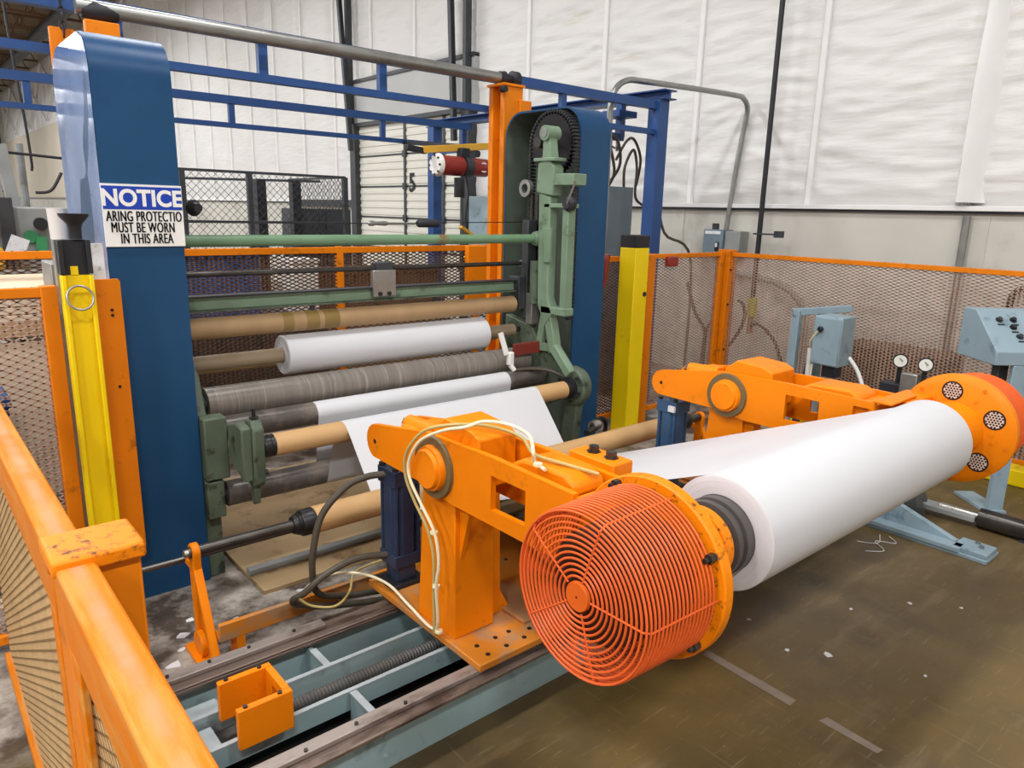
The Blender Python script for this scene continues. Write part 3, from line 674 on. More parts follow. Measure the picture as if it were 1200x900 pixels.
# dented closed side of the near cover faces the aisle
lc = cover('tall blue rounded cover carrying the notice sign', .645, .925, 1)
rc = cover('tall blue rounded cover, open side showing the black sprocket and green column', 3.425, 3.17, -1)
mb = MB(); vs = []; fs = []; NY, NZ = 22, 70
y0, y1, zt, r = 3.141, 3.824, 2.26, .15
for j in range(NZ+1):
    for i in range(NY+1):
        u, v = i/NY, j/NZ; z = v*zt
        e = max(0, z-(zt-r)); ins = r-math.sqrt(max(0, r*r-e*e)) if e > 0 else 0
        y = (y0+ins)+u*(y1-y0-2*ins)
        edge = min(1, min(u, 1-u)*8)*min(1, (1-v)*14)*min(1, v*14)
        d = .010*edge*(noise.noise(V((y*2.2, z*1.1, 3)))+.4*noise.noise(V((y*5, z*2.2, 8))))
        vs.append((.643-max(-.004, d), y, z))
for j in range(NZ):
    for i in range(NY): a = j*(NY+1)+i; fs.append((a, a+1, a+NY+2, a+NY+1))
lsm = mat('side_sheet_reflection_blue', '#5b77a8', .2, var=.05, scale=2, coat=.4)  # paler than the cover's blue: the side's wavy reflection put into the colour
mb.add(vs, fs).build('dented_side_sheet', lsm, lc, smooth=180)

# notice sign
sg = thing('notice_sign', 'notice sign about hearing protection stuck on the tall blue cover', 'sign', (.785, 3.135, 1.48))
MB().box((.641, 3.132, 1.482), (.928, 3.1395, 1.716)).build('sign_plate', SIGNW, sg, smooth=0)
MB().box((.643, 3.1312, 1.622), (.926, 3.1322, 1.708)).build('blue_field', SIGNB, sg, smooth=0)
def sign_text(body, size, sx, bold, cx, z, m, x0=.642, x1=.9265, sp=1.0):
    vs, fs = text_mb(body, size, sx, bold, .0004, sp)
    me = bpy.data.meshes.new('t'); me.from_pydata([(cx+x, 3.1310-zz, z+y) for x, y, zz in vs], [], fs)
    bm = bmesh.new(); bm.from_mesh(me)
    for co, no in (((x0, 0, 0), (-1, 0, 0)), ((x1, 0, 0), (1, 0, 0))):
        bmesh.ops.bisect_plane(bm, geom=bm.verts[:]+bm.edges[:]+bm.faces[:], plane_co=co, plane_no=no, clear_outer=True)
    out = MB(); bm.verts.index_update(); out.add([v.co[:] for v in bm.verts], [tuple(v.index for v in f.verts) for f in bm.faces]); bm.free(); bpy.data.meshes.remove(me)
    out.build('lettering', m, sg, smooth=0)
sign_text('NOTICE', .084, .93, .0030, .783, 1.637, SIGNW, sp=1.02)
for dx in (-.0011, 0, .0011): sign_text('ARING PROTECTIO', .055, .53, 0, .786+dx, 1.578, SIGNK, sp=1.08)
for dx in (-.0011, 0, .0011): sign_text('MUST BE WORN', .055, .53, 0, .778+dx, 1.536, SIGNK, sp=1.08)
for dx in (-.0011, 0, .0011): sign_text('IN THIS AREA', .055, .53, 0, .788+dx, 1.494, SIGNK, sp=1.08)
pl_ = tag(MB().box((.552, 3.045, 1.19), (.612, 3.049, 1.50)).build('paper_tag', LABELW, bevel=.001), 'pale printed paper tag fixed behind the yellow bollard with the funnel', 'label')

# green machine frames
gl = thing('side_frame', 'dark green cast side frame beside the blue cover with the notice sign', 'machine frame', (.99, 3.4, 0), 'green side frames of the slitter')
MB().prism([(3.15, .30), (3.62, .30), (3.62, 1.0), (3.40, 1.02), (3.28, .92), (3.22, .76), (3.15, .70)], .93, .985).build('web_plate', GREEND, gl, bevel=.006)
MB().box((.93, 3.16, 0), (1.0, 3.24, .32)).build('frame_leg', GREEND, gl, bevel=.006); MB().box((.93, 3.52, 0), (1.0, 3.60, .32)).build('frame_leg', GREEND, gl, bevel=.006)
MB().box((.93, 3.10, .30), (1.005, 3.17, .47)).build('foot_block', GREEND, gl, bevel=.006)
MB().box((.93, 3.09, .48), (1.03, 3.17, .76)).build('boss_block', GREEND, gl, bevel=.008)
MB().prism([(3.10, .56), (2.99, .52), (2.93, .50), (2.93, .74), (3.0, .75), (3.10, .72)], 1.03, 1.075).build('bracket_arm', GREEND, gl, bevel=.008)
MB().prism([(2.915, .50), (2.935, .47), (3.0, .47), (3.02, .50), (3.015, .73), (3.0, .765), (2.94, .765), (2.91, .73)], 1.073, 1.122).build('idler_bearing', GREEND, gl, bevel=.008)
MB().prism([(2.95, .47), (3.0, .47), (2.99, .38), (2.965, .38)], 1.08, 1.11).build('bearing_tail', GREEND, gl, bevel=.005)
MB().cyl((1.10, 2.965, .76), (1.10, 2.965, .81), .008, 10).build('grease_bolt', RUBBER, gl); MB().cyl((1.10, 2.965, .77), (1.10, 2.965, .776), .02, 12).build('washer', DSTEEL, gl)
MB().cyl((1.123, 2.935, .53), (1.135, 2.935, .53), .012, 6).build('lock_nut', BLACKP, gl, smooth=0)
MB().lathe([(0, .024), (-.004, .024)], (1.03, 3.13, .56), ax=(1, 0, 0), n=16).build('bolt_recess', HOLE, gl)
MB().prism([(3.34, 1.0), (3.52, 1.0), (3.50, 1.6), (3.36, 1.6)], .93, .975).build('column', GREEND, gl, bevel=.006)
kn = tag(MB().lathe([(0, .0), (0, .03), (.012, .034), (.02, .028), (.035, .02), (.05, .018), (.05, 0)], (.99, 3.215, 1.632), ax=(.2, -1, 0), n=24).build('hand_knob', BLACKP), 'round black hand knob sticking out beside the notice sign', 'knob')

gr = thing('side_frame', 'green cast side frame with tall twin column in front of the sprocket', 'machine frame', (3.03, 3.3, 0), 'green side frames of the slitter')
mb = MB().prism([(3.20, .98), (3.27, 1.10), (3.285, 1.75), (3.245, 1.78), (3.215, 1.74), (3.185, 1.74), (3.185, 1.15), (3.14, 1.06)], 2.985, 3.05); mb.build('front_column', GREEN, gr, bevel=.006)
MB().box((3.0, 3.045, 1.08), (3.06, 3.095, 1.68)).build('rear_column', GREEN, gr, bevel=.005)
MB().box((2.985, 3.03, 1.055), (3.06, 3.24, 1.10)).build('column_tie', GREEN, gr, bevel=.005)
MB().prism([(3.16, 1.74), (3.30, 1.76), (3.29, 1.93), (3.20, 1.95), (3.15, 1.90)], 2.975, 3.055).build('column_head', GREEN, gr, bevel=.008)
MB().box((2.965, 3.14, 1.935), (3.06, 3.32, 1.955)).build('head_plate', GREEN, gr, bevel=.004)
MB().prism([(3.17, 1.95), (3.25, 1.95), (3.245, 2.09), (3.195, 2.09)], 2.97, 3.03).build('bearing_arm', GREEN, gr, bevel=.005)
MB().cyl((2.955, 3.22, 2.09), (3.05, 3.22, 2.09), .042, 28).build('shaft_bearing', GREEN, gr)
MB().cyl((2.95, 3.22, 2.09), (2.956, 3.22, 2.09), .024, 16).build('shaft_centre', GALV, gr)
MB().box((2.985, 3.0, 1.80), (3.09, 3.17, 1.865)).build('side_lug', GREEN, gr, bevel=.005)
MB().box((2.985, 3.02, 1.675), (3.06, 3.24, 1.70)).build('guide_tie', GREEN, gr, bevel=.004)
MB().box((2.97, 3.16, 1.36), (2.99, 3.215, 1.56)).build('scale_plate', GREEN, gr, bevel=.003)
MB().lathe([(0, .03), (.02, .045), (.05, .04)], (2.975, 3.045, 1.70), n=12).build('lock_knob', BLACKP, gr)
MB().cyl((2.97, 3.03, 1.70), (2.96, 2.96, 1.82), .006, 8).build('lock_lever', STEEL, gr)
# flared casting under the column with the triangular opening
MB().bar((3.02, 3.23, 1.06), (3.02, 3.27, .84), .05, .035, (1, 0, 0)).build('casting_rib', GREEN, gr, bevel=.004)
MB().bar((3.02, 3.19, 1.06), (3.02, 3.13, .82), .06, .06, (1, 0, 0)).build('casting_rib', GREEN, gr, bevel=.006)
MB().bar((3.02, 3.29, .84), (3.02, 3.10, .85), .05, .03, (1, 0, 0)).build('casting_rib', GREEN, gr, bevel=.004)
MB().prism([(3.05, .55), (3.62, .30), (3.62, 1.0), (3.36, .95), (3.28, .82), (3.14, .86), (3.02, .74)], 3.03, 3.08).build('web_plate', GREEND, gr, bevel=.006)
MB().bar((3.0, 3.12, .86), (2.99, 2.96, .72), .06, .05, (1, 0, 0)).build('casting_toe', GREEN, gr, bevel=.008)
MB().lathe([(0, .105), (.012, .118), (.05, .12), (.075, .108), (.08, .07)], (3.0, 2.975, .645), n=40).build('idler_housing', GREEND, gr)
MB().lathe([(0, .06), (-.02, .066), (-.022, .05), (-.03, .05)], (3.0, 2.97, .64), n=24).build('clutch_ring', BLACKP, gr)
for k in range(6):
    a = 2*PI*k/6+.3; MB().cyl((2.985, 2.975+.088*math.cos(a), .645+.088*math.sin(a)), (3.0, 2.975+.088*math.cos(a), .645+.088*math.sin(a)), .011, 8).build('housing_bolt', BLACKP, gr)
MB().prism([(2.93, .56), (3.02, .55), (3.06, .30), (3.10, 0), (2.98, 0)], 3.02, 3.08).build('frame_leg', GREEND, gr, bevel=.006)
MB().box((3.02, 3.5, 0), (3.08, 3.6, .32)).build('frame_leg', GREEND, gr, bevel=.006)
for y, z0, z1, m_ in ((3.36, .97, 1.16, GALV), (3.41, 1.0, 1.60, DGREY)): MB().box((2.99, y-.035, z0), (3.06, y+.02, z1)).build('slide_block', m_, gr, bevel=.004)
MB().box((2.94, 3.39, 1.06), (3.0, 3.49, 1.26)).build('blade_bar_end', DGREY, gr, bevel=.004)
MB().cyl((3.02, 3.33, 1.1), (3.02, 3.33, 1.36), .035, 16).build('air_cylinder', GREEND, gr)
for y in (3.36, 3.42, 3.47): MB().cyl((3.10, y, .9), (3.10, y, 1.75), .014, 10).build('slide_rod', DSTEEL, gr)
MB().lathe([(0, .028), (.0, .052), (.03, .052), (.03, .028)], (3.06, 3.50, 1.79), n=24, closed=True).build('pulley', GALV, gr)
rb = tag(MB().box((2.80, 3.255, .805), (3.09, 3.275, .875)).build('red_bar', REDB, bevel=.003), 'short dull red bar across the end of the thick drum', 'bar')
wf = thing('air_fitting', 'white pneumatic fitting with grey hose in front of the drum end', 'air fitting', (2.74, 3.2, .75))
MB().bar((2.66, 3.22, .96), (2.70, 3.21, .83), .012, .03).build('lever', WHITEP, wf); MB().box((2.71, 3.19, .765), (2.745, 3.225, .845)).build('valve_body', WHITEP, wf, bevel=.006)
MB().cyl((2.725, 3.2, .765), (2.745, 3.19, .735), .015, 12).build('elbow', WHITEP, wf)
MB().tube(smooth_path([(2.745, 3.19, .735), (2.86, 3.16, .735), (2.96, 3.10, .72), (3.02, 3.0, .68)]), .011, 8).build('hose', HOSEG, wf)

# sprocket and chain
sp = thing('chain_sprocket', 'big black toothed sprocket with chain at the top of the open blue cover', 'sprocket', (3.14, 3.30, 1.9))
pf = []
NT = 44
for k in range(NT):
    for q, rr in ((0, .168), (.25, .168), (.42, .182), (.58, .182), (.75, .168)): a = 2*PI*(k+q)/NT; pf.append((3.33+rr*math.cos(a), 2.045+rr*math.sin(a)))
MB().prism(pf, 3.115, 3.16).build('toothed_wheel', mat('black_sprocket', '#252123', .45, var=.15, metal=.3), sp, smooth=0)
MB().cyl((3.0, 3.33, 2.045), (3.2, 3.33, 2.045), .03, 16).build('sprocket_shaft', DSTEEL, sp)
loop = [(3.33+.19, 1.0)]+circ(3.33, 2.045, .19, 0, PI, 40)+[(3.33-.19, 1.0)]
lk = []; acc = 0
def walk(P, step):
    out = []; d = 0
    for i in range(len(P)-1):
        p, q = V(P[i]), V(P[i+1]); L = (q-p).length
        while d <= L: out.append((p+(q-p)*(d/L), math.atan2(q.y-p.y, q.x-p.x))); d += step
        d -= L
    return out
first = None
for i, (p, a) in enumerate(walk(loop, .021)):
    if first is None: first = MB().box((-.024, -.007, -.008), (.024, .007, .008)).build('chain_link', BLACKP, sp); q = first
    else: q = share(first, sp)
    q.rotation_euler = (a, 0, 0); q.location = V((3.137, p.x, p.y))-V(sp['org'])
o_ = V(sp['org'])
for v in first.data.vertices: v.co = v.co+o_
MB().lathe([(0, .07), (.04, .07)], (3.117, 3.33, 1.0), n=24).build('lower_sprocket', BLACKP, sp)

# cross members of the slitter
tr = thing('cross_tube', 'green round cross tube spanning the slitter at eye height', 'tube', (2.0, 3.33, 1.46))
MB().cyl((.93, 3.33, 1.492), (3.03, 3.33, 1.492), .026, 20).build('tube', GREENR, tr)
MB().lathe([(0, .03), (.015, .042), (.06, .05), (.07, .04)], (2.99, 3.33, 1.492), n=24).build('end_flange', GREEN, tr)
kb = thing('knife_beam', 'dark green flat cross beam with grey clamp above the top cardboard core', 'beam', (1.95, 3.45, 1.16))
MB().box((.96, 3.44, 1.175), (2.95, 3.47, 1.232)).build('beam', GREEND if False else GREEN, kb, bevel=.003)
MB().box((.96, 3.42, 1.232), (2.95, 3.50, 1.240)).build('top_flange', BLACKP, kb); MB().box((.96, 3.42, 1.167), (2.95, 3.48, 1.175)).build('lower_flange', GREEND, kb)
MB().cyl((.96, 3.45, 1.338), (3.05, 3.45, 1.338), .013, 12).build('knife_shaft', DSTEEL, kb)
MB().box((1.94, 3.41, 1.19), (2.08, 3.44, 1.33)).build('clamp_plate', GALV, kb, bevel=.004); MB().box((1.97, 3.42, 1.30), (2.07, 3.48, 1.37)).build('clamp_block', DGREY, kb, bevel=.005)
for x in (1.98, 2.035): MB().cyl((x, 3.41, 1.205), (x, 3.402, 1.205), .012, 8).build('clamp_bolt', BLACKP, kb)
MB().lathe([(0, .02), (.05, .03), (.06, .02)], (3.0, 3.45, 1.338), n=14).build('shaft_end', GALV, kb)
for x in (1.6, 2.35): MB().box((x, 3.44, 1.10), (x+.02, 3.46, 1.17)).build('hanger', DGREY, kb)
pc = thing('pull_cord', 'thin safety cord with turnbuckle and black spring stretched across the slitter', 'cord', (2.2, 3.6, 1.57))
MB().tube([(.93, 3.6, 1.574), (2.0, 3.6, 1.567), (3.2, 3.6, 1.585)], .003, 6).build('cord', BLACKP, pc)
MB().lathe([(0, .003), (.01, .014), (.03, .016), (.05, .01), (.08, .012), (.11, .014), (.13, .006), (.3, .007), (.31, .003)], (2.02, 3.6, 1.568), n=10).build('turnbuckle', GALV, pc)
MB().lathe([(0, .016), (.01, .023), (.14, .023), (.15, .012)], (2.34, 3.6, 1.570), n=16).build('tension_spring', BLACKP, pc)
# wooden skid / floor boards under the slitter
tag(MB().box((1.06, 3.02, .0205), (2.95, 3.06, .05)).build('base_beam', GREY, bevel=.003), 'low grey steel cross beam at the foot of the slitter', 'beam')
tag(MB().box((1.06, 2.86, .0), (2.95, 4.3, .02)).build('floor_board', mat('stained_board', '#a68c66', .6, var=.12, scale=3, c2='#6f5230', mix2=.22, scale2=5), bevel=.002), 'stained tan board lying on the floor under the slitter', 'board')
hp = thing('hose_clamp', 'small black and chrome clamp lying by the tan guide roller', 'clamp', (3.1, 2.95, .30))
MB().cyl((2.98, 2.80, .40), (3.06, 2.82, .41), .022, 12).build('grip', RUBBER, hp); MB().lathe([(0, .03), (.03, .035), (.06, .03)], (3.06, 2.84, .42), n=18).build('ring', STEEL, hp)
MB().tube(smooth_path([(3.05, 2.83, .42), (3.14, 2.86, .45), (3.22, 2.88, .42), (3.25, 2.9, .34), (3.2, 2.9, .02)]), .014, 8).build('hose', RUBBER, hp)

# ================================================================ OVERHEAD FRAME
of = thing('overhead_frame', 'blue overhead steel frame of light trusses above the slitter', 'steel frame', (3, 5.5, 0))
def beam(p, q, w, h, n='chord'): return MB().bar(p, q, w, h).build(n, BLUEB, of, smooth=0)
def truss(y, x0, x1, xs):
    beam((x0, y, 2.53), (x1, y, 2.53), .06, .065); beam((x0, y, 2.32), (x1, y, 2.32), .05, .04)
    for x in xs: beam((x, y, 2.34), (x, y, 2.50), .04, .05, 'strut')
truss(4.12, -1.6, 5.05, (-.6, .2, .98, 1.69, 2.43, 3.95))
truss(6.7, -1.6, 5.05, (-.4, .95, 2.45, 3.95))
for y in (4.12, 7.4):
    beam((5.06, y, 0), (5.06, y, 2.58), .12, .12, 'post')
    MB().box((4.97, y-.09, 0), (5.15, y+.09, .015)).build('base_plate', BLUEB, of)
MB().box((5.0, 4.02, 2.64), (5.16, 7.5, 2.65)).build('beam_flange', BLUEB, of); MB().box((5.0, 4.02, 2.575), (5.16, 7.5, 2.585)).build('beam_flange', BLUEB, of); MB().box((5.075, 4.02, 2.585), (5.085, 7.5, 2.64)).build('beam_web', BLUEB, of)
beam((4.55, 4.5, 2.30), (5.05, 4.5, 2.30), .05, .06, 'hose_rail'); beam((5.02, 4.5, 2.3), (5.02, 4.5, 2.57), .06, .06, 'rail_drop')
MB().box((4.78, 4.3, 2.44), (5.0, 4.5, 2.49)).build('trolley', BLUEB, of)
beam((5.06, 6.75, 2.30), (5.06, 7.3, 2.30), .05, .05, 'hose_rail'); beam((5.06, 6.85, 2.3), (5.06, 6.85, 2.57), .06, .06, 'rail_drop')
# lifting pipe on orange posts
op = thing('lift_post', 'tall orange steel post beside the sprocket cover holding up the grey pipe', 'post', (3.26, 3.95, 0), 'orange pipe posts')
MB().box((3.18, 3.86, 0), (3.34, 3.90, 2.44)).build('post_flange', ORANGE_D, op, bevel=.004); MB().box((3.24, 3.90, 0), (3.29, 4.02, 2.44)).build('post_web', ORANGE_D, op)
MB().box((3.18, 3.98, 0), (3.34, 4.02, 2.44)).build('post_flange', ORANGE_D, op, bevel=.004)
MB().box((3.30, 3.84, 1.95), (3.40, 3.86, 2.36)).build('stiffener', ORANGE_D, op, bevel=.003)
MB().box((3.17, 3.85, 2.44), (3.35, 4.03, 2.455)).build('cap_plate', ORANGE_D, op)
MB().lathe([(0, .04), (.04, .045), (.045, .03), (.10, .03), (.105, .055), (.15, .055)], (3.2, 3.94, 2.495), n=20).build('pipe_bearing', BLACKP, op)
MB().cyl((3.16, 3.86, 2.41), (3.16, 3.82, 2.41), .02, 10).build('stop_bolt', BLACKP, op)
op2 = thing('lift_post', 'tall orange steel post mostly hidden behind the cover with the notice sign', 'post', (.86, 3.95, 0), 'orange pipe posts')
MB().box((.80, 3.88, 0), (.94, 3.92, 2.43)).build('post_flange', ORANGE_D, op2, bevel=.004); MB().box((.84, 3.92, 0), (.88, 4.02, 2.43)).build('post_web', ORANGE_D, op2)
MB().box((.68, 4.0, 2.2), (.78, 4.03, 2.40)).build('side_lug', ORANGE_D, op2, bevel=.004)
MB().lathe([(0, .03), (.05, .045), (.1, .04), (.15, .03)], (.80, 3.94, 2.475), n=20).build('pipe_bearing', BLACKP, op2)
ch = MB()
for k in range(9): ch.tube([(.735+.012*math.cos(2*PI*q/8)*(k % 2), 4.0+.012*math.cos(2*PI*q/8)*(1-k % 2), 2.38+k*.03+.02*math.sin(2*PI*q/8)) for q in range(8)], .004, 5, closed=True)
ch.build('hanging_chain', BLACKP, op2)
tag(MB().cyl((.78, 3.94, 2.49), (3.2, 3.94, 2.495), .033, 24).build('lift_pipe', GALV), 'long grey steel pipe across the top between the orange posts', 'pipe')
# hoist
h = thing('air_hoist', 'dark red air hoist motor hanging below the yellow bar', 'hoist', (4.05, 5.5, 1.9))
MB().lathe([(0, .0), (0, .085), (.03, .10), (.04, .10)], (3.76, 5.5, 2.03), n=32).build('end_cover', WHITEP, h)
for k in range(8):
    a = 2*PI*k/8; MB().cyl((3.75, 5.5+.08*math.cos(a), 2.03+.08*math.sin(a)), (3.765, 5.5+.08*math.cos(a), 2.03+.08*math.sin(a)), .01, 6).build('cover_bolt', DSTEEL, h)
MB().lathe([(0, .085), (.24, .085), (.245, .07), (.26, .07)], (3.80, 5.5, 2.03), n=32).build('motor_body', RED, h)
MB().lathe([(0, .09), (.08, .09)], (4.06, 5.5, 2.03), n=24).build('gear_ring', DGREY, h)
MB().lathe([(0, .08), (.18, .08), (.22, .06), (.24, .02)], (4.14, 5.5, 2.03), n=32).build('drum_body', RED, h)
MB().lathe([(0, .045), (-.004, .045)], (4.25, 5.43, 2.03), ax=(0, 1, 0), n=16).build('rating_badge', LABELW, h)
MB().box((4.02, 5.46, 2.10), (4.12, 5.54, 2.19)).build('hanger_block', BLACKP, h, bevel=.01); MB().lathe([(0, .03), (.02, .03)], (4.22, 5.5, 2.15), n=12).build('hook_wheel', BLACKP, h)
MB().cyl((4.0, 5.46, 1.76), (4.0, 5.46, 1.93), .05, 18).build('chain_bucket', BLACKP, h)
MB().tube(smooth_path([(4.1, 5.5, 1.95), (4.13, 5.5, 1.8), (4.1, 5.5, 1.6), (4.12, 5.5, 1.4), (4.02, 5.5, 1.1)]), .009, 6).build('control_cable', BLACKP, h)
MB().tube(smooth_path([(4.06, 5.5, 1.95), (4.06, 5.5, 1.7), (4.08, 5.5, 1.45)]), .005, 6).build('pull_chain', DSTEEL, h)
MB().bar((4.04, 5.5, 1.50), (4.3, 5.5, 1.36), .05, .03).build('yellow_handle', YTOOL, h, bevel=.006); MB().bar((4.1, 5.5, 1.2), (4.2, 5.5, 1.3), .06, .04).build('pendant', YTOOL, h, bevel=.006)
yb = thing('hoist_bar', 'yellow flat bar with black end above the red hoist', 'bar', (4.1, 5.55, 2.13))
MB().bar((3.66, 5.55, 2.15), (4.75, 5.55, 2.27), .06, .06).build('bar', YTOOL, yb, bevel=.005); MB().bar((3.5, 5.55, 2.16), (3.7, 5.55, 2.14), .05, .05).build('black_end', BLACKP, yb, bevel=.006)
MB().bar((4.2, 5.55, 2.21), (4.2, 6.7, 2.31), .04, .04).build('link', BLACKP, yb)

# conduit, cabinet and hoses at the far post
tag(MB().tube(smooth_path([(6.5, 4.33, 1.5), (6.5, 4.28, 2.1), (6.5, 4.23, 2.5), (6.48, 4.2, 2.66), (6.40, 4.2, 2.74), (6.25, 4.2, 2.755), (5.5, 4.2, 2.735), (4.95, 4.2, 2.715), (4.75, 4.2, 2.70), (4.62, 4.2, 2.63), (4.56, 4.2, 2.5), (4.56, 4.2, 2.2), (4.56, 4.2, 1.3)], 8), .024, 12).build('conduit_pipe', GALV), 'bent grey conduit pipe from the wall box over the blue frame', 'pipe')
cb = thing('electrical_cabinet', 'tall plain grey-blue electrical cabinet behind the sprocket cover', 'cabinet', (4.95, 4.75, 0))
MB().box((4.72, 4.58, 0), (5.34, 4.95, 1.89)).build('body', CABG, cb, bevel=.006); MB().box((4.74, 4.565, .08), (5.32, 4.58, 1.87)).build('door', CABG, cb, bevel=.005)
c3 = thing('electrical_cabinet', 'narrow blue-grey cabinet behind the orange post next to the hoist', 'cabinet', (4.6, 5.7, 0))
MB().box((4.36, 5.45, 0), (4.62, 5.8, 1.78)).build('body', GBLUE, c3, bevel=.006); MB().box((4.38, 5.435, .1), (4.60, 5.45, 1.76)).build('door', GBLUE, c3, bevel=.004)
HL = ('hose nearest the cover dropping from the rail into the grey cabinet', 'second hose from the cover dropping into the grey cabinet', 'hose in a wide loop over the top of the grey cabinet', 'hose looping toward the blue corner post beside the grey cabinet')
for k, (pth, r_) in enumerate(((((4.75, 4.42, 2.28), (4.82, 4.42, 2.2), (4.92, 4.45, 2.0), (4.95, 4.55, 1.87)), .013), (((4.83, 4.42, 2.3), (4.9, 4.4, 2.24), (4.97, 4.44, 2.05), (4.97, 4.6, 1.87)), .013),
                            (((4.9, 4.42, 2.1), (5.0, 4.4, 2.26), (5.1, 4.4, 2.28), (5.2, 4.4, 2.12), (5.22, 4.45, 1.9)), .012), (((5.02, 4.42, 1.88), (5.02, 4.42, 2.05), (5.12, 4.42, 2.2), (5.18, 4.42, 2.05), (5.16, 4.4, 1.8), (5.3, 4.4, 1.72)), .012))):
    tag(MB().tube(smooth_path(pth), r_, 8).build('air_hose', HOSEG), 'brown-black '+HL[k], 'hose', 'hoses above the grey cabinet')
for x, lb_ in zip((4.62, 4.7, 4.8, 4.88, 4.96), ('nearest the sprocket cover', 'second from the sprocket cover', 'in the middle of the row', 'second from the blue corner post', 'nearest the blue corner post')):
    v_ = thing('air_valve', 'small valve under the blue hose rail, '+lb_, 'valve', (x, 4.47, 2.18), 'valves under the hose rail')
    MB().cyl((x, 4.47, 2.27), (x, 4.47, 2.18), .013, 8).build('stem', GALV, v_); MB().bar((x-.03, 4.45, 2.22), (x+.03, 4.45, 2.2), .014).build('handle', YTOOL if x < 4.75 else GALV, v_)
tag(MB().tube(smooth_path([(5.2, 4.2, 1.9), (5.22, 4.1, 1.5), (5.5, 4.0, 1.25), (5.52, 4.0, .012)]), .012, 8).build('drop_cable', HOSEG), 'dark cable sloping down behind the blue corner post', 'cable')

# ================================================================ BOLLARDS
def bollard(x, y, s, label, chann):
    t = thing('bollard', label, 'bollard', (x, y, 0), 'yellow bollards with black tops')
    if chann:
        MB().box((x-s, y-.02, 0), (x+s, y, 1.40)).build('post', YELLOW, t, bevel=.003)
        for a in (-1, 1): MB().box((x+a*s-.007, y-.05, 0), (x+a*s+.007, y, 1.40)).build('post_flange', YELLOW, t, bevel=.003)
        MB().box((x-s, y-.021, 1.40), (x+s, y+.001, 1.52)).build('black_top', BLACKP, t, bevel=.002)
        for a in (-1, 1): MB().box((x+a*s-.0075, y-.0505, 1.405), (x+a*s+.0075, y, 1.52)).build('black_top', BLACKP, t, bevel=.002)
        MB().box((x-.015, y-.0225, 1.40), (x+.008, y-.0212, 1.43)).build('paint_run', YELLOW, t)
        MB().box((x-s-.012, y-.01, 1.30), (x-s-.007, y+.04, 1.52)).build('rear_strip', GALV, t)
    else:
        MB().box((x-s, y-s, 0), (x+s, y+s, 1.415)).build('post', YELLOW, t, bevel=.006); MB().box((x-s-.001, y-s-.001, 1.415), (x+s+.001, y+s+.001, 1.50)).build('black_top', BLACKP, t, bevel=.004)
        MB().box((x-s+.004, y-s+.004, 1.50), (x+s-.004, y+s-.004, 1.504)).build('dark_cap', DGREY, t)
        MB().cyl((x-s+.12, y-s-.001, 1.08), (x-s+.12, y-s-.008, 1.08), .018, 8).build('bolt', BLACKP, t)
    MB().box((x-s-.05, y-.09, 0), (x+s+.05, y+.09, .015)).build('base_plate', YELLOW, t)
    return t
b1 = bollard(.492, 2.93, .042, 'yellow channel bollard with a wire ring, beside the near orange mesh fence', True)
MB().tube([(.490+.040*math.cos(2*PI*k/32), 2.865+.012*math.sin(2*PI*k/32), 1.325+.04*math.sin(2*PI*k/32)) for k in range(32)], .004, 8, closed=True).build('wire_ring', GALV, b1)
bollard(4.17, 3.53, .075, 'yellow square bollard in front of the mesh fence beside the far blue cover', False)
tag(MB().lathe([(0, .02), (.035, .02), (.05, .024), (.075, .045), (.085, .048), (.085, .04), (.05, .01)], (.505, 2.915, 1.522), ax=(0, 0, 1), n=24).build('black_funnel', BLACKP), 'small black funnel-shaped cap standing on the yellow bollard top', 'funnel')
bk = thing('plastic_bucket', 'grey-white plastic bucket behind the black funnel', 'bucket', (.515, 3.3, 1.42))
MB().lathe([(0, 0), (0, .026), (.19, .031), (.2, .033), (.2, .029), (.02, .024), (.02, 0)], (.515, 3.3, 1.42), ax=(0, 0, 1), n=24).build('body', WHITEP, bk)
st_ = tag(MB().box((.46, 3.2, 0), (.57, 3.4, 1.42)).build('pipe_stand', GALV, bevel=.004), 'grey steel stand post holding the plastic bucket', 'stand')

# ================================================================ FENCES
def fence(label, p, q, z0, z1, posts, fm, mm, cw, ch, sw, fr=.04, name='mesh_fence', pw=.05, side=0):
    p, q = V((p[0], p[1], 0)), V((q[0], q[1], 0)); d = (q-p); L = d.length; d.normalize()
    t = thing(name, label, 'fence', tuple((p+q)/2), 'orange expanded mesh guard fences')
    Z = V((0, 0, 1))
    MB().bar(p+Z*(z1-fr/2), q+Z*(z1-fr/2), fr, fr).build('top_rail', fm, t, bevel=.003)
    MB().bar(p+Z*(z0+fr/2), q+Z*(z0+fr/2), fr, fr).build('bottom_rail', fm, t, bevel=.003)
    for u in posts:
        a = p+d*u*L; MB().bar(a, a+Z*(z1+.004), pw, pw, up=tuple(d)).build('fence_post', fm, t, bevel=.003)
    us = sorted(set([0, 1]+list(posts)))
    for a, b in zip(us[:-1], us[1:]):
        MB().zigzag(p+d*a*L+Z*z0, d, Z, (b-a)*L, z1-z0, cw, ch, sw, .003).build('expanded_mesh', mm, t, smooth=0, recalc=False)
    return t
fence('orange mesh fence along the grey wall behind the far stand', (5.6, -1.2), (5.6, 3.65), .08, 1.35, (0, .5), ORANGE_D, MESHB, .056, .0235, .0075, .035)
fp = thing('corner_post', 'orange square corner post where two mesh fences meet', 'post', (5.6, 3.69, 0))
MB().box((5.54, 3.63, 0), (5.66, 3.75, 1.37)).build('post', ORANGE_D, fp, bevel=.004)
for z in (.5, .9, 1.2): MB().cyl((5.57, 3.63, z), (5.57, 3.622, z), .01, 8).build('post_bolt', HOLE, fp)
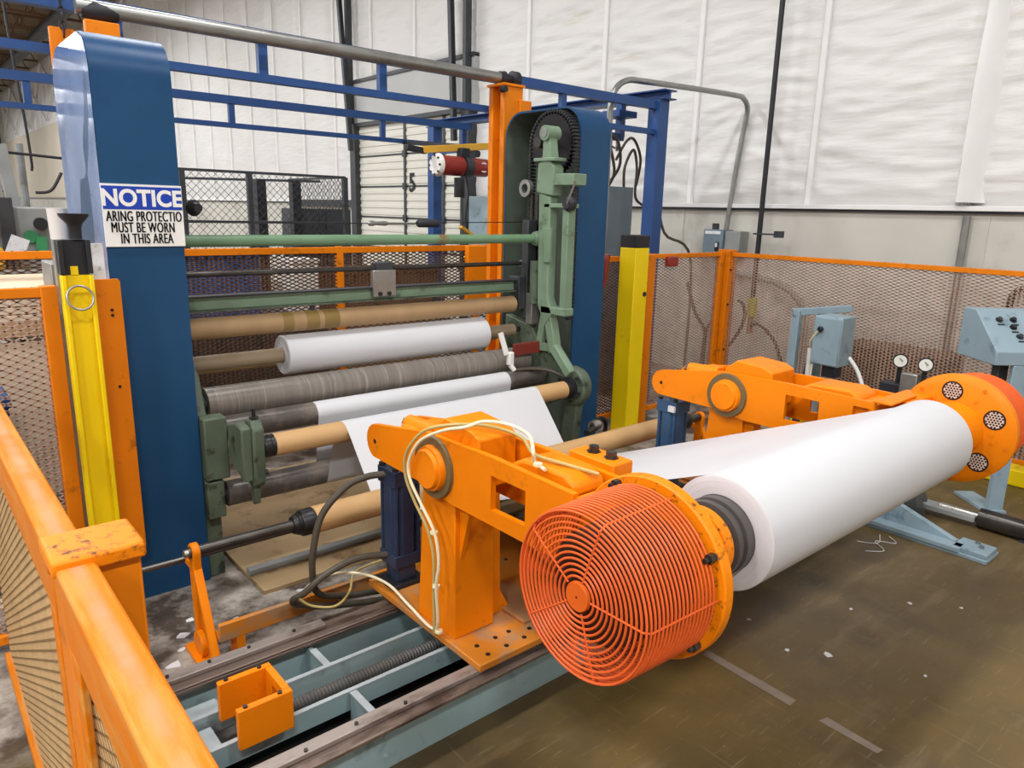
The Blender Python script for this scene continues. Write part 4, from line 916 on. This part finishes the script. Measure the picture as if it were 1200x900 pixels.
fence('orange mesh fence section between the corner post and the square bollard', (4.55, 3.69), (5.53, 3.69), .08, 1.35, (0, .96), ORANGE_D, MESHB, .056, .0235, .0075, .035)
fence('narrow orange mesh panel just right of the sprocket cover', (3.47, 3.72), (4.44, 3.72), .08, 1.34, (.97,), ORANGE_D, MESHO, .05, .0235, .009, .04)
gp = tag(MB().box((4.46, 3.64, 0), (4.56, 3.76, 1.35)).build('gate_post', ORANGE_D, bevel=.004), 'orange gate post with a red latch behind the square bollard', 'post')
lt = tag(MB().box((4.72, 3.64, 1.25), (4.85, 3.68, 1.33)).build('gate_latch', RED, bevel=.01), 'dark red gate latch on the mesh fence by the gate post', 'latch')
lt2 = tag(MB().bar((4.02, 3.66, 1.36), (3.98, 3.66, 1.12), .05, .03).build('latch_strap', RED, bevel=.006), 'dark red strap hanging on the mesh beside the square bollard', 'strap')
fence('orange mesh fence behind the slitter', (.2, 5.05), (4.05, 5.05), .1, 1.36, (.28, .62, .955), ORANGE_D, MESHO, .062, .027, .009, .045)
tag(MB().box((3.72, 4.95, .9), (4.0, 5.0, 1.36)).build('gate_bracket', ORANGE, bevel=.006), 'bright orange bracket at the end of the fence behind the slitter', 'bracket')
fence('orange mesh fence beyond the foreground rail, next to the channel bollard', (-1.5, 3.02), (.447, 3.02), .05, 1.352, (0, .5, .985), ORANGE_D, MESHB, .047, .0245, .006, .035)
sh = thing('orange_sheet', 'flat orange steel sheet beside the yellow channel bollard', 'panel', (.61, 3.04, 0))
oc = [(.55, .27)]+[(.635, .27), (.655, .29)]+[(.655, 1.36), (.648, 1.37)]+[(.55, 1.37)]
MB().prism(oc, 3.035, 3.042, 'y').build('sheet', ORANGE_D, sh, bevel=.0015)
MB().box((.56, 3.042, 0), (.60, 3.075, 1.36)).build('back_post', ORANGE_D, sh)
for z in (1.235, 1.255, .96): MB().cyl((.618, 3.035, z), (.618, 3.032, z), .006, 8).build('sheet_hole', HOLE, sh)

# foreground guard rail
gf = thing('guard_rail', 'scuffed orange guard rail with mesh panel right in front of the camera', 'guard rail', (.16, 1.2, 0))
MB().box((.133, -.4, 1.05), (.189, 1.22, 1.10)).build('top_rail', ORANGE_R, gf, bevel=.005)
MB().box((.133, 1.31, 1.05), (.189, 2.93, 1.10)).build('top_rail', ORANGE_R, gf, bevel=.005)
MB().box((.128, 1.213, 1.085), (.262, 1.335, 1.113)).build('post_cap', ORANGE_W, gf, bevel=.006)
MB().box((.14, 1.225, 0), (.255, 1.325, 1.085)).build('fence_post', ORANGE_D, gf, bevel=.005)
for y0, y1 in ((-.4, 1.22), (1.31, 2.93)): MB().box((.138, y0, .97), (.150, y1, 1.05)).build('panel_top_frame', ORANGE_R, gf, bevel=.003)
MB().box((.138, 1.15, .05), (.150, 1.20, .97)).build('panel_stile', ORANGE_R, gf, bevel=.003); MB().box((.138, 1.335, .05), (.150, 1.385, .97)).build('panel_stile', ORANGE_R, gf, bevel=.003)
MB().box((.136, -.4, .02), (.176, 1.2, .06)).build('bottom_rail', ORANGE_R, gf, bevel=.003); MB().box((.136, 1.33, .02), (.176, 2.93, .06)).build('bottom_rail', ORANGE_R, gf, bevel=.003)
for y0, y1 in ((-.4, 1.19), (1.345, 2.93)): MB().zigzag((.154, y0, .05), (0, 1, 0), (0, 0, 1), y1-y0, .95, .047, .0245, .0045, .002).build('expanded_mesh', MESHG, gf, smooth=0, recalc=False)

# ================================================================ RIGHT SIDE EQUIPMENT
cn = thing('control_console', 'sloped light blue push-button console on a stand past the far stand', 'control console', (4.60, 1.36, 0))
M_ = Matrix
prof_ = [(4.60, .875), (4.60, .955), (4.84, 1.16), (4.96, 1.16), (4.96, .875)]
MB().prism(prof_, .62, 1.36, 'y').build('console_body', GBLUE, cn, bevel=.006)
nrm = V((-(1.16-.955), 0, .24)).normalized(); e1 = V((.24, 0, 1.16-.955)).normalized()
for i, (u, y) in enumerate(((.235, 1.26), (.235, 1.18), (.18, 1.20), (.11, 1.19), (.18, 1.04), (.11, 1.03), (.235, 1.02), (.18, .88), (.11, .88), (.235, .86))):
    c = V((4.60, y, .955))+e1*u
    bt = MB().lathe([(0, .020), (.004, .020), (.004, .013), (.018, .013)], c, ax=tuple(nrm), n=14).build('push_button', BLACKP if i % 3 else DGREY, cn)
    MB().bar(c+nrm*.0006-e1*.034-V((0, .02, 0)), c+nrm*.0006-e1*.034+V((0, .02, 0)), .012, .001, tuple(nrm)).build('legend_plate', BLACKP, cn)
MB().box((4.68, 1.22, .2), (4.74, 1.28, .88)).build('pedestal', DGREY, cn, bevel=.005)
MB().box((4.60, 1.16, 0), (4.63, 1.25, .875)).build('stand_leg', GBLUE, cn, bevel=.003)
MB().box((4.58, 1.15, 0), (4.9, 1.27, .015)).build('foot_plate', GBLUE, cn)
cn.rotation_euler.z = math.radians(49.4); cn.location = (4.64, 1.283, 0)
bx = thing('junction_box_stand', 'light blue junction box on a bent steel stand behind the far orange arm', 'electrical box', (5.0, 2.5, 0))
MB().bar((5.0, 2.67, 0), (5.0, 2.67, 1.0), .06, .05).build('stand_post', GBLUE, bx, bevel=.004)
MB().bar((4.97, 2.69, .985), (5.3, 2.42, 1.02), .04, .05).build('stand_arm', GBLUE, bx, bevel=.004)
MB().bar((5.16, 2.56, 0), (5.16, 2.56, .98), .05, .05).build('stand_post', GBLUE, bx, bevel=.004)
MB().box((4.94, 2.30, .64), (5.14, 2.50, .99)).build('box_body', GBLUE, bx, bevel=.008); MB().box((4.928, 2.305, .65), (4.94, 2.495, .98)).build('box_door', GBLUE, bx, bevel=.004)
MB().lathe([(0, .018), (.02, .02), (.03, .012)], (4.925, 2.44, .90), ax=(-1, 0, 0), n=12).build('door_latch', BLACKP, bx)
MB().cyl((4.99, 2.53, .50), (4.99, 2.53, .74), .022, 12).build('cable_gland', WHITEP, bx); MB().tube(smooth_path([(4.99, 2.53, .74), (4.95, 2.52, .80), (4.92, 2.46, .88)]), .007, 8).build('gland_cable', CABLEW, bx)
MB().tube(smooth_path([(4.95, 2.46, .88), (4.95, 2.49, .6), (4.97, 2.5, .3)]), .008, 8).build('gland_cable', CABLEW, bx)
MB().bar((5.05, 2.62, .1), (5.05, 2.55, .7), .05, .04).build('motor_column', DGREY, bx, bevel=.004)
MB().tube(smooth_path([(5.1, 2.3, .7), (5.1, 2.22, .6), (5.05, 2.12, .42), (5.0, 2.1, .35)]), .014, 8).build('flex_conduit', WHITEP, bx)
MB().box((4.96, 2.32, .56), (5.06, 2.42, .64)).build('bottom_plug', BLACKP, bx, bevel=.006)
rg = thing('air_regulator', 'pair of round white-faced air gauges on a black regulator by the far disc', 'air regulator', (4.85, 1.78, 0))
MB().box((4.80, 1.62, .52), (4.9, 1.95, .64)).build('filter_bodies', BLACKP, rg, bevel=.012); MB().box((4.78, 1.72, .58), (4.84, 1.82, .72)).build('manifold', GALV, rg, bevel=.006)
MB().box((4.84, 1.76, 0), (4.88, 1.80, .52)).build('support', DGREY, rg)
for y in (1.85, 1.70):
    MB().cyl((4.83, y, .64), (4.83, y, .75), .014, 10).build('gauge_stem', BLACKP, rg)
    gg = MB().lathe([(0, .042), (-.03, .045)], (4.82, y, .79), ax=(1, .5, 0), n=24).build('gauge_case', BLACKP, rg)
    MB().lathe([(0, .037), (-.002, .037)], (4.82-.0285, y-.0134, .79), ax=(1, .5, 0), n=24).build('gauge_face', GAUGE, gg)
    MB().bar((4.788, y-.03, .79), (4.788, y-.005, .81), .004, .003).build('gauge_needle', BLACKP, gg)
MB().cyl((4.83, 1.95, .55), (4.83, 2.1, .50), .012, 8).build('yellow_air_line', YGREEN, rg)
tag(MB().bar((4.40, 2.3, .05), (4.44, 1.18, .05), .10, .03).build('flat_bar', GREY, bevel=.003), 'long grey flat steel bar on the floor behind the blue outrigger foot', 'bar')
ss = thing('steel_shaft', 'dark round steel shaft with a thin bright end lying on the floor', 'shaft', (4.45, .4, .0))
MB().cyl((4.45, 1.17, .055), (4.46, -.6, .055), .055, 24).build('shaft_body', DSTEEL, ss); MB().cyl((4.448, 1.37, .055), (4.45, 1.17, .055), .026, 18).build('bright_end', STEEL, ss)
MB().box((4.40, .9, 0), (4.50, .96, .012)).build('chock', DGREY, ss)
mb = MB(); vs = []; fs = []
for a in range(13):
    for b in range(25):
        th = 2*PI*b/24; rr = .16*(1-(a/12)**2.2*.75)*(1+.28*noise.noise(V((math.cos(th)*2.2, math.sin(th)*2.2, a*.15)))); vs.append((4.36+rr*math.cos(th)*.8, 1.62+rr*math.sin(th)*1.2, .31*a/12+.03*noise.noise(V((th, a, 2)))*(a > 0)))
for a in range(12):
    for b in range(24): fs.append((a*25+b, a*25+b+1, (a+1)*25+b+1, (a+1)*25+b))
tag(mb.add(vs, fs).build('crumpled_plastic_sheet', BAGK, smooth=25), 'dark grey crumpled plastic sheeting on the floor under the far disc', 'plastic sheet')
tag(MB().box((5.35, .2, 0), (5.5, 3.3, .11)).build('floor_kerb', YELLOW, bevel=.01), 'low yellow kerb along the foot of the mesh fence', 'kerb')
wb = thing('wall_switch_box', 'grey wall switch box with conduit above the corner post', 'switch box', (6.5, 4.35, 1.26))
MB().box((6.38, 4.28, 1.26), (6.56, 4.51, 1.52)).build('box_body', CABG, wb, bevel=.006); MB().box((6.40, 4.10, 1.27), (6.56, 4.27, 1.51)).build('box_body', GREY, wb, bevel=.006)
MB().box((6.376, 4.31, 1.475), (6.381, 4.49, 1.505)).build('label', LABELW, wb); MB().box((6.372, 4.32, 1.31), (6.381, 4.36, 1.40)).build('switch_plate', BLACKP, wb); MB().box((6.36, 4.33, 1.35), (6.375, 4.35, 1.39)).build('switch_toggle', WHITEP, wb)
MB().cyl((6.45, 4.42, 1.52), (6.45, 4.42, 1.58), .035, 14).build('hub', DGREY, wb)
dr = thing('hanging_cable', 'thick black cord hanging straight down the wall with a yellow plug', 'cord', (6.3, 3.83, .7))
MB().tube([(6.3, 3.83, 8.9), (6.3, 3.83, 4), (6.3, 3.83, .88)], .024, 8).build('cord', BLACKP, dr); MB().cyl((6.3, 3.83, .72), (6.3, 3.83, .90), .045, 12).build('plug', YGREEN, dr); MB().cyl((6.3, 3.83, .55), (6.3, 3.83, .72), .03, 12).build('socket', CORE, dr)
MB().box((6.27, 3.62, 1.49), (6.33, 3.88, 1.505)).build('cord_clip', DGREY, dr); MB().box((6.26, 3.60, 1.47), (6.34, 3.66, 1.53)).build('clip_weight', DGREY, dr)
for pth, lb in ((((6.3, 3.83, .6), (6.25, 3.75, .66), (6.2, 3.6, .62), (6.15, 3.45, .5), (6.1, 3.3, .2), (6.1, 3.28, .02)), 'dark cord drooping from the yellow plug toward the blue junction box'),
                (((6.25, 3.95, .86), (6.22, 3.88, .83), (6.2, 3.84, .7), (6.15, 3.9, .5), (6.1, 4.1, .2), (6.05, 4.2, .02)), 'dark cord looping down beside the orange corner post'),
                (((6.05, 4.42, 1.0), (6.05, 4.3, .72), (6.05, 4.17, .55), (6.05, 4.16, .3), (6.05, 4.16, .02)), 'dark cord hanging behind the short fence section'),
                (((6.05, 3.95, .8), (6.05, 4.08, .68), (6.06, 4.17, .5), (6.06, 4.19, .02)), 'second dark cord joining the hanging one behind the fence')):
    tag(MB().tube(smooth_path(pth), .016, 8).build('floor_cable', HOSEG), lb, 'cord', 'cords behind the fence')
tag(MB().tube(smooth_path([(6.5, 4.2, 1.1), (6.45, 3.9, 1.08), (6.4, 3.6, 1.03), (6.38, 3.42, .92), (6.38, 3.35, .75), (6.38, 3.35, .02)]), .03, 10).build('flex_conduit', GREY), 'thick grey flexible pipe curving down the concrete wall', 'pipe')
tag(MB().box((5.85, 1.95, .05), (6.3, 2.75, .66)).build('wall_crate', BROWNB, bevel=.01), 'low brown wooden crate between the mesh fence and the wall', 'crate')
wc = thing('wall_outlet_box', 'small grey outlet box on the wall at the far edge', 'outlet box', (6.5, 1.25, 1.3)); MB().box((6.46, 1.0, 1.38), (6.56, 1.5, 1.46)).build('box_body', GREY, wc, bevel=.005)
MB().tube(smooth_path([(6.5, 1.25, 1.25), (6.5, 1.6, 1.18), (6.5, 1.75, 1.14), (6.5, 1.78, .9)]), .025, 8).build('pipe', DSTEEL, wc)

# ================================================================ HOSES AND CABLES AT THE NEAR STAND
hk = 'hoses and cables at the near stand'
tag(MB().tube(smooth_path([(1.33, 2.27, .675), (1.27, 2.31, .665), (1.2, 2.345, .63), (1.11, 2.36, .54), (1.07, 2.36, .42), (1.065, 2.37, .3), (1.10, 2.40, .2), (1.22, 2.44, .13), (1.36, 2.44, .1), (1.6, 2.44, .06)]), .013, 10).build('hydraulic_hose', HOSEG), 'thick dark hose arching from the top of the navy cylinder', 'hose', hk)
tag(MB().tube(smooth_path([(1.33, 2.27, .345), (1.22, 2.31, .345), (1.10, 2.33, .31), (1.02, 2.35, .25), (.99, 2.38, .22), (1.02, 2.40, .18), (1.2, 2.43, .1), (1.5, 2.42, .04)]), .013, 10).build('hydraulic_hose', HOSEG), 'thick dark hose from the foot of the navy cylinder', 'hose', hk)
tag(MB().tube(smooth_path([(1.0, 2.36, .235), (1.08, 2.39, .262), (1.17, 2.385, .268), (1.25, 2.315, .268), (1.29, 2.2, .26), (1.285, 2.05, .245), (1.275, 1.9, .235), (1.262, 1.83, .28), (1.245, 1.815, .43), (1.245, 1.80, .53), (1.245, 1.825, .625), (1.232, 1.885, .71), (1.222, 1.935, .785), (1.222, 1.935, .85), (1.228, 1.875, .93), (1.238, 1.76, .99), (1.25, 1.67, 1.02), (1.30, 1.645, 1.035), (1.34, 1.58, 1.035), (1.33, 1.475, 1.03), (1.30, 1.42, 1.0), (1.315, 1.43, .965), (1.31, 1.38, .958)]), .0055, 8).build('cream_cable', CABLEW), 'cream cable looping around the pivot cap and over the near arm', 'cable', hk)
tag(MB().tube(smooth_path([(1.262, 1.85, .24), (1.252, 1.84, .42), (1.252, 1.84, .53), (1.248, 1.87, .62), (1.238, 1.93, .70), (1.228, 1.97, .78), (1.228, 1.965, .86), (1.236, 1.90, .94), (1.25, 1.82, .985), (1.32, 1.73, 1.002), (1.40, 1.68, .985), (1.42, 1.6, .97), (1.36, 1.48, .965), (1.38, 1.36, .962), (1.42, 1.28, .95)]), .0055, 8).build('dull_yellow_line', CABLEY), 'dull yellow air line running behind the cream cable', 'air line', hk)
tag(MB().tube(smooth_path([(1.0, 2.35, .235), (1.04, 2.33, .2), (1.12, 2.30, .185), (1.2, 2.34, .2), (1.26, 2.4, .24), (1.42, 2.44, .23)]), .005, 8).build('dull_yellow_line', CABLEY), 'dull yellow air line sagging over the orange floor bar', 'air line', hk)
for p, lb_ in zip(((1.252, 1.825, .43), (1.25, 1.835, .62), (1.27, 1.835, .25), (1.31, 1.41, .965)), ('halfway down the orange post', 'high on the orange post', 'at the foot of the orange post', 'on top of the near arm')): tag(MB().lathe([(-.004, .013), (.004, .013)], p, ax=(0, 0, 1), n=10).build('cable_tie', CABLEW), 'pale cable tie around the cables '+lb_, 'cable tie', 'cable ties on the near stand')

# ================================================================ FLOOR MARKS AND SCRAPS
def flat(pts, z, m, name):
    return MB().prism(pts, .0005, z, 'z').build(name, m, smooth=0)
tag(flat([(2.19, 1.03), (2.235, 1.035), (2.245, 1.41), (2.205, 1.405)], .0015, TAPE, 'floor_tape'), 'long strip of worn pale floor tape nearest the fan guard', 'tape', 'floor tape strips')
tag(flat([(2.195, .93), (2.235, .92), (2.225, .73), (2.195, .735)], .0015, TAPE, 'floor_tape'), 'short strip of worn pale floor tape nearest the camera', 'tape', 'floor tape strips')
cnt_ = {}; ORD = ('', 'first', 'second', 'third', 'fourth', 'fifth', 'sixth', 'seventh', 'eighth', 'ninth', 'tenth', 'eleventh')
SC = ((2.587, 1.096, .022), (2.492, 1.214, .016), (2.57, 1.43, .01), (3.26, 1.06, .012), (3.0, 1.2, .008), (.61, 2.573, .03), (.693, 2.753, .026), (.75, 2.85, .02), (.66, 2.66, .02), (1.02, 1.35, .014), (1.05, 1.4, .012), (2.2, .62, .01), (2.75, .8, .008), (3.4, .9, .009), (.82, 2.9, .018), (.9, 2.75, .014), (1.2, 2.8, .02), (1.3, 2.95, .02), (.63, 2.5, .02))
for k, (x, y, s) in enumerate(sorted(SC, key=lambda q: math.hypot(q[0]-(.73 if q[1] > 2 else 2), q[1]-(2.5 if q[1] > 2 else .9)))):
    n = 7; pts = [(x+s*random.uniform(.5, 1.2)*math.cos(2*PI*i/n), y+s*random.uniform(.4, 1)*math.sin(2*PI*i/n)) for i in range(n)]
    far_ = x < 2 and y > 2; near_ = x < 2 and y < 2; cnt_[far_+2*near_] = n_ = cnt_.get(far_+2*near_, 0)+1
    lb_ = 'torn white paper scrap, '+ORD[n_]+(' closest to the orange floor bracket in the grey dust' if far_ else ' one in front of the grey rail frame' if near_ else ' closest to the fan guard on the open floor')
    tag(flat(pts, .003, PAPERE, 'paper_scrap'), lb_, 'paper scrap', 'paper scraps on the floor')
for lb_, pth in zip(('long curl of white paper string by the blue outrigger foot', 'short curl of white paper string behind the long one', 'small paper string in front of the grey rail frame'), ([(3.62, 1.42, .004), (3.7, 1.36, .004), (3.78, 1.44, .004), (3.84, 1.36, .004), (3.9, 1.42, .004)], [(3.7, 1.5, .004), (3.76, 1.42, .006), (3.88, 1.46, .004)], [(.93, 1.52, .003), (.98, 1.5, .003), (1.03, 1.52, .003)])):
    tag(MB().tube(smooth_path(pth), .0028, 5).build('paper_string', PAPERE), lb_, 'string', 'paper strings on the floor')

# ================================================================ BACKGROUND
cg = thing('wire_cage', 'dark chain-link storage cage against the far wall beside the dock door', 'cage', (3.6, 8.5, 0))
for x in (2.0, 2.62, 3.38, 4.62): MB().bar((x, 8.8, 0), (x, 8.8, 2.02), .06).build('cage_post', DGREY, cg, smooth=0)
for x, y in ((3.7, 9.3), (4.3, 9.6)): MB().bar((x, y, 0), (x, y, 1.97), .12).build('cage_post', BLACKP, cg, smooth=0)
for z in (2.02, 1.45, .1): MB().bar((2.0, 8.8, z), (4.62, 8.8, z), .03).build('cage_rail', DGREY, cg, smooth=0)
MB().bar((4.62, 8.8, 2.02), (4.62, 10.5, 2.02), .03).build('cage_rail', DGREY, cg, smooth=0); MB().bar((2.6, 9.9, 1.95), (4.62, 9.5, 1.98), .03).build('cage_rail', DGREY, cg, smooth=0)
mb = MB()
def diag(mb, o, u, L, z0, z1, st=.09, r=.0045):
    o, u = V(o), V(u); H = z1-z0; n = int((L+H)/st)
    for k in range(n):
        for s_ in (0, 1):
            a = k*st; p0u, p0z = (a, 0) if a < L else (L, a-L); p1u, p1z = (a-H, H) if a > H else (0, a)
            if p0z > H: continue
            if s_: p0u, p1u = L-p0u, L-p1u
            mb.bar(o+u*p0u+V((0, 0, z0+p0z)), o+u*p1u+V((0, 0, z0+p1z)), r)
diag(mb, (2.0, 8.8, 0), (1, 0, 0), 2.62, .1, 2.02); mb.build('chain_link', DGREY, cg, smooth=0, recalc=False)
mb = MB(); diag(mb, (4.62, 8.8, 0), (0, 1, 0), 1.7, .1, 2.0); mb.build('chain_link', DGREY, cg, smooth=0, recalc=False)
gc = thing('storage_cabinet', 'dark grey cabinet inside the chain-link cage', 'cabinet', (4.9, 9.9, 0)); MB().box((4.35, 9.65, 0), (5.15, 10.2, 1.62)).build('body', DGREY, gc, bevel=.01); MB().box((4.38, 9.63, .1), (4.74, 9.65, 1.58)).build('door', DGREY, gc); MB().box((4.76, 9.63, .1), (5.12, 9.65, 1.58)).build('door', DGREY, gc); MB().box((4.5, 9.62, 1.0), (4.62, 9.63, 1.1)).build('label', GALV, gc)
tag(MB().bar((6.5, 14.5, 1.72), (6.5, 12.1, 1.72), .05, .12).build('wall_rail', DGREY), 'dark grey rail on the wall beside the dock door', 'rail')
def crate(name, a, b, m, lb, cat, lid=True):
    t = thing(name, lb, cat, ((a[0]+b[0])/2, (a[1]+b[1])/2, a[2])); MB().box(a, b).build('body', m, t, bevel=.01)
    if lid: MB().box((a[0]-.01, a[1]-.01, b[2]-.03), (b[0]+.01, b[1]+.01, b[2]+.01)).build('lid', m, t, bevel=.005)
    return t
crate('plastic_bin', (1.5, 6.0, .75), (2.35, 6.5, 1.26), BLUEC, 'dark blue plastic bin seen through the mesh behind the slitter', 'bin')
crate('steel_bench', (1.3, 5.9, 0), (2.9, 6.7, .74), DGREY, 'dark grey workbench under the blue bin behind the slitter', 'bench')
crate('wooden_crate', (3.0, 6.3, .55), (4.35, 6.9, 1.05), BROWNB, 'dark brown crate on a pallet seen through the mesh near the hoist', 'crate')
crate('pale_carton', (2.62, 5.95, .75), (2.85, 6.2, 1.2), WHITEP, 'white carton standing at the end of the dark workbench', 'carton')
crate('pallet_load', (3.0, 6.3, 0), (4.35, 6.9, .54), CARD, 'brown cardboard pallet load under the dark brown crate', 'pallet load')
crate('grey_carton', (1.32, 6.0, .75), (1.46, 6.3, 1.15), WHITEP, 'small white carton next to the dark blue bin', 'carton', False)

# left background: machine table behind the mesh fence
mt = thing('machine_table', 'long grey steel table carrying small machine parts behind the left fence', 'table', (.1, 5.9, 0))
MB().box((-1.2, 5.4, 1.18), (1.0, 6.4, 1.22)).build('table_top', GREY, mt, bevel=.005)
for x, y in ((-1.1, 5.5), (.9, 5.5), (-1.1, 6.3), (.9, 6.3), (.55, 5.45)): MB().box((x-.03, y-.03, 0), (x+.03, y+.03, 1.18)).build('leg', GREY, mt)
MB().box((-1.1, 5.44, .95), (.95, 5.47, 1.02)).build('rail', GREY, mt)
mc = thing('gear_case', 'grey machine gear case with a green valve standing on the grey table', 'machine', (.8, 5.9, 1.22))
MB().box((.62, 5.6, 1.22), (.98, 6.0, 1.60)).build('case', GREY, mc, bevel=.01); MB().box((.56, 5.56, 1.22), (.64, 5.8, 1.66)).build('dark_column', DGREY, mc, bevel=.005)
MB().cyl((.53, 5.6, 1.6), (.53, 5.6, 1.86), .025, 10).build('handle_post', BLACKP, mc); MB().box((.5, 5.58, 1.85), (.57, 5.62, 1.875)).build('handle_bar', BLACKP, mc)
MB().cyl((.72, 5.58, 1.42), (.72, 5.62, 1.42), .04, 12).build('valve', GREENV, mc); MB().box((.74, 5.56, 1.3), (.80, 5.6, 1.42)).build('valve', GREENV, mc)
MB().cyl((.78, 5.57, 1.5), (.78, 5.6, 1.5), .04, 12).build('dial', BLACKP, mc)
MB().box((.44, 5.6, 1.4), (.54, 5.7, 1.6)).build('gear_block', GREY, mc, bevel=.01)
MB().bar((.70, 6.0, 1.6), (.66, 6.0, 2.0), .07).build('side_bracket', GREY, mc)
tag(MB().box((.3, 5.5, 1.22), (.56, 5.62, 1.36)).build('yellow_tool', YTOOL, bevel=.02), 'yellow tool lying on the grey table at the far edge', 'tool')
tag(MB().bar((.60, 5.48, 1.30), (.65, 5.47, 1.42), .10, .004, (0, 1, 0)).build('paper_tag', LABELW, smooth=0), 'white paper tag leaning on the grey table machine', 'tag')
for x, y, h_ in ((.96, 7.5, 2.1), (.6, 8.5, 2.2)): tag(MB().cyl((x, y, 0), (x, y, h_), .03, 10).build('steel_pole', GREY), 'slim grey steel pole standing at %.1f metres behind the grey table' % y if False else ('slim grey steel pole behind the grey table, near the blue cover' if x > .9 else 'slim grey steel pole behind the grey table, far from the cover'), 'pole')
for pth, lb in ((((.62, 7, 8.9), (.66, 7, 5), (.74, 7, 3), (.78, 7, 1.9), (.76, 7, 1.7)), 'thin black cable hanging from the roof above the grey table'), (((.95, 8, 8.9), (1.02, 8, 4), (1.1, 8, 2.2), (1.1, 8, 1.9)), 'thin black cable with a connector hanging beside the blue cover'),
               (((.2, 7, 2.02), (.8, 7, 2.0), (1.3, 7, 1.97)), 'thin black horizontal wire strung above the grey table'), (((.9, 6.5, 1.7), (1.0, 6.5, 1.72), (1.08, 6.5, 1.85)), 'short dark hose rising behind the gear case')):
    tag(MB().tube(smooth_path(pth), .012, 6).build('hanging_cable', BLACKP), lb, 'cable')
for k in range(4):
    tag(MB().box((-.6+.03*k, 4.0, 1.10+.035*k), (.70+.02*k-.04*(k == 3), 5.0, 1.130+.035*k)).build('cardboard_sheet', CARDP, bevel=.003), ['lowest', 'second lowest', 'second highest', 'topmost'][k]+' pale cardboard sheet of the stack behind the left fence', 'cardboard sheet', 'stacked cardboard sheets')
cs = thing('sheet_bench', 'low bench under the stacked cardboard sheets', 'bench', (0, 4.5, 0)); MB().box((-.6, 4.0, 1.03), (.7, 5.0, 1.10)).build('bench_top', CARD, cs)
MB().box((-.55, 4.02, .25), (.68, 4.05, 1.0)).build('front_panel', CARDP, cs)
for x in (-.5, .6): MB().box((x-.04, 4.05, 0), (x+.04, 4.95, 1.03)).build('leg', GREY, cs)
tag(MB().box((.55, 3.9, 1.10), (.72, 3.98, 1.2)).build('small_carton', CARD, bevel=.003) , 'small brown carton at the corner of the cardboard stack', 'carton')
crate('blue_tub', (-.3, 3.5, .35), (.30, 3.8, .85), BLUEC, 'blue plastic tub on the floor behind the left mesh fence', 'tub')
crate('tub_base', (-.3, 3.5, 0), (.30, 3.8, .33), DGREY, 'dark base under the blue plastic tub', 'base', False)
tag(MB().box((-2.5, 3.4, .002), (.5, 5.4, .006)).build('paper_floor_sheet', CARDP, smooth=0), 'pale paper sheet spread on the floor behind the left fence', 'floor sheet')
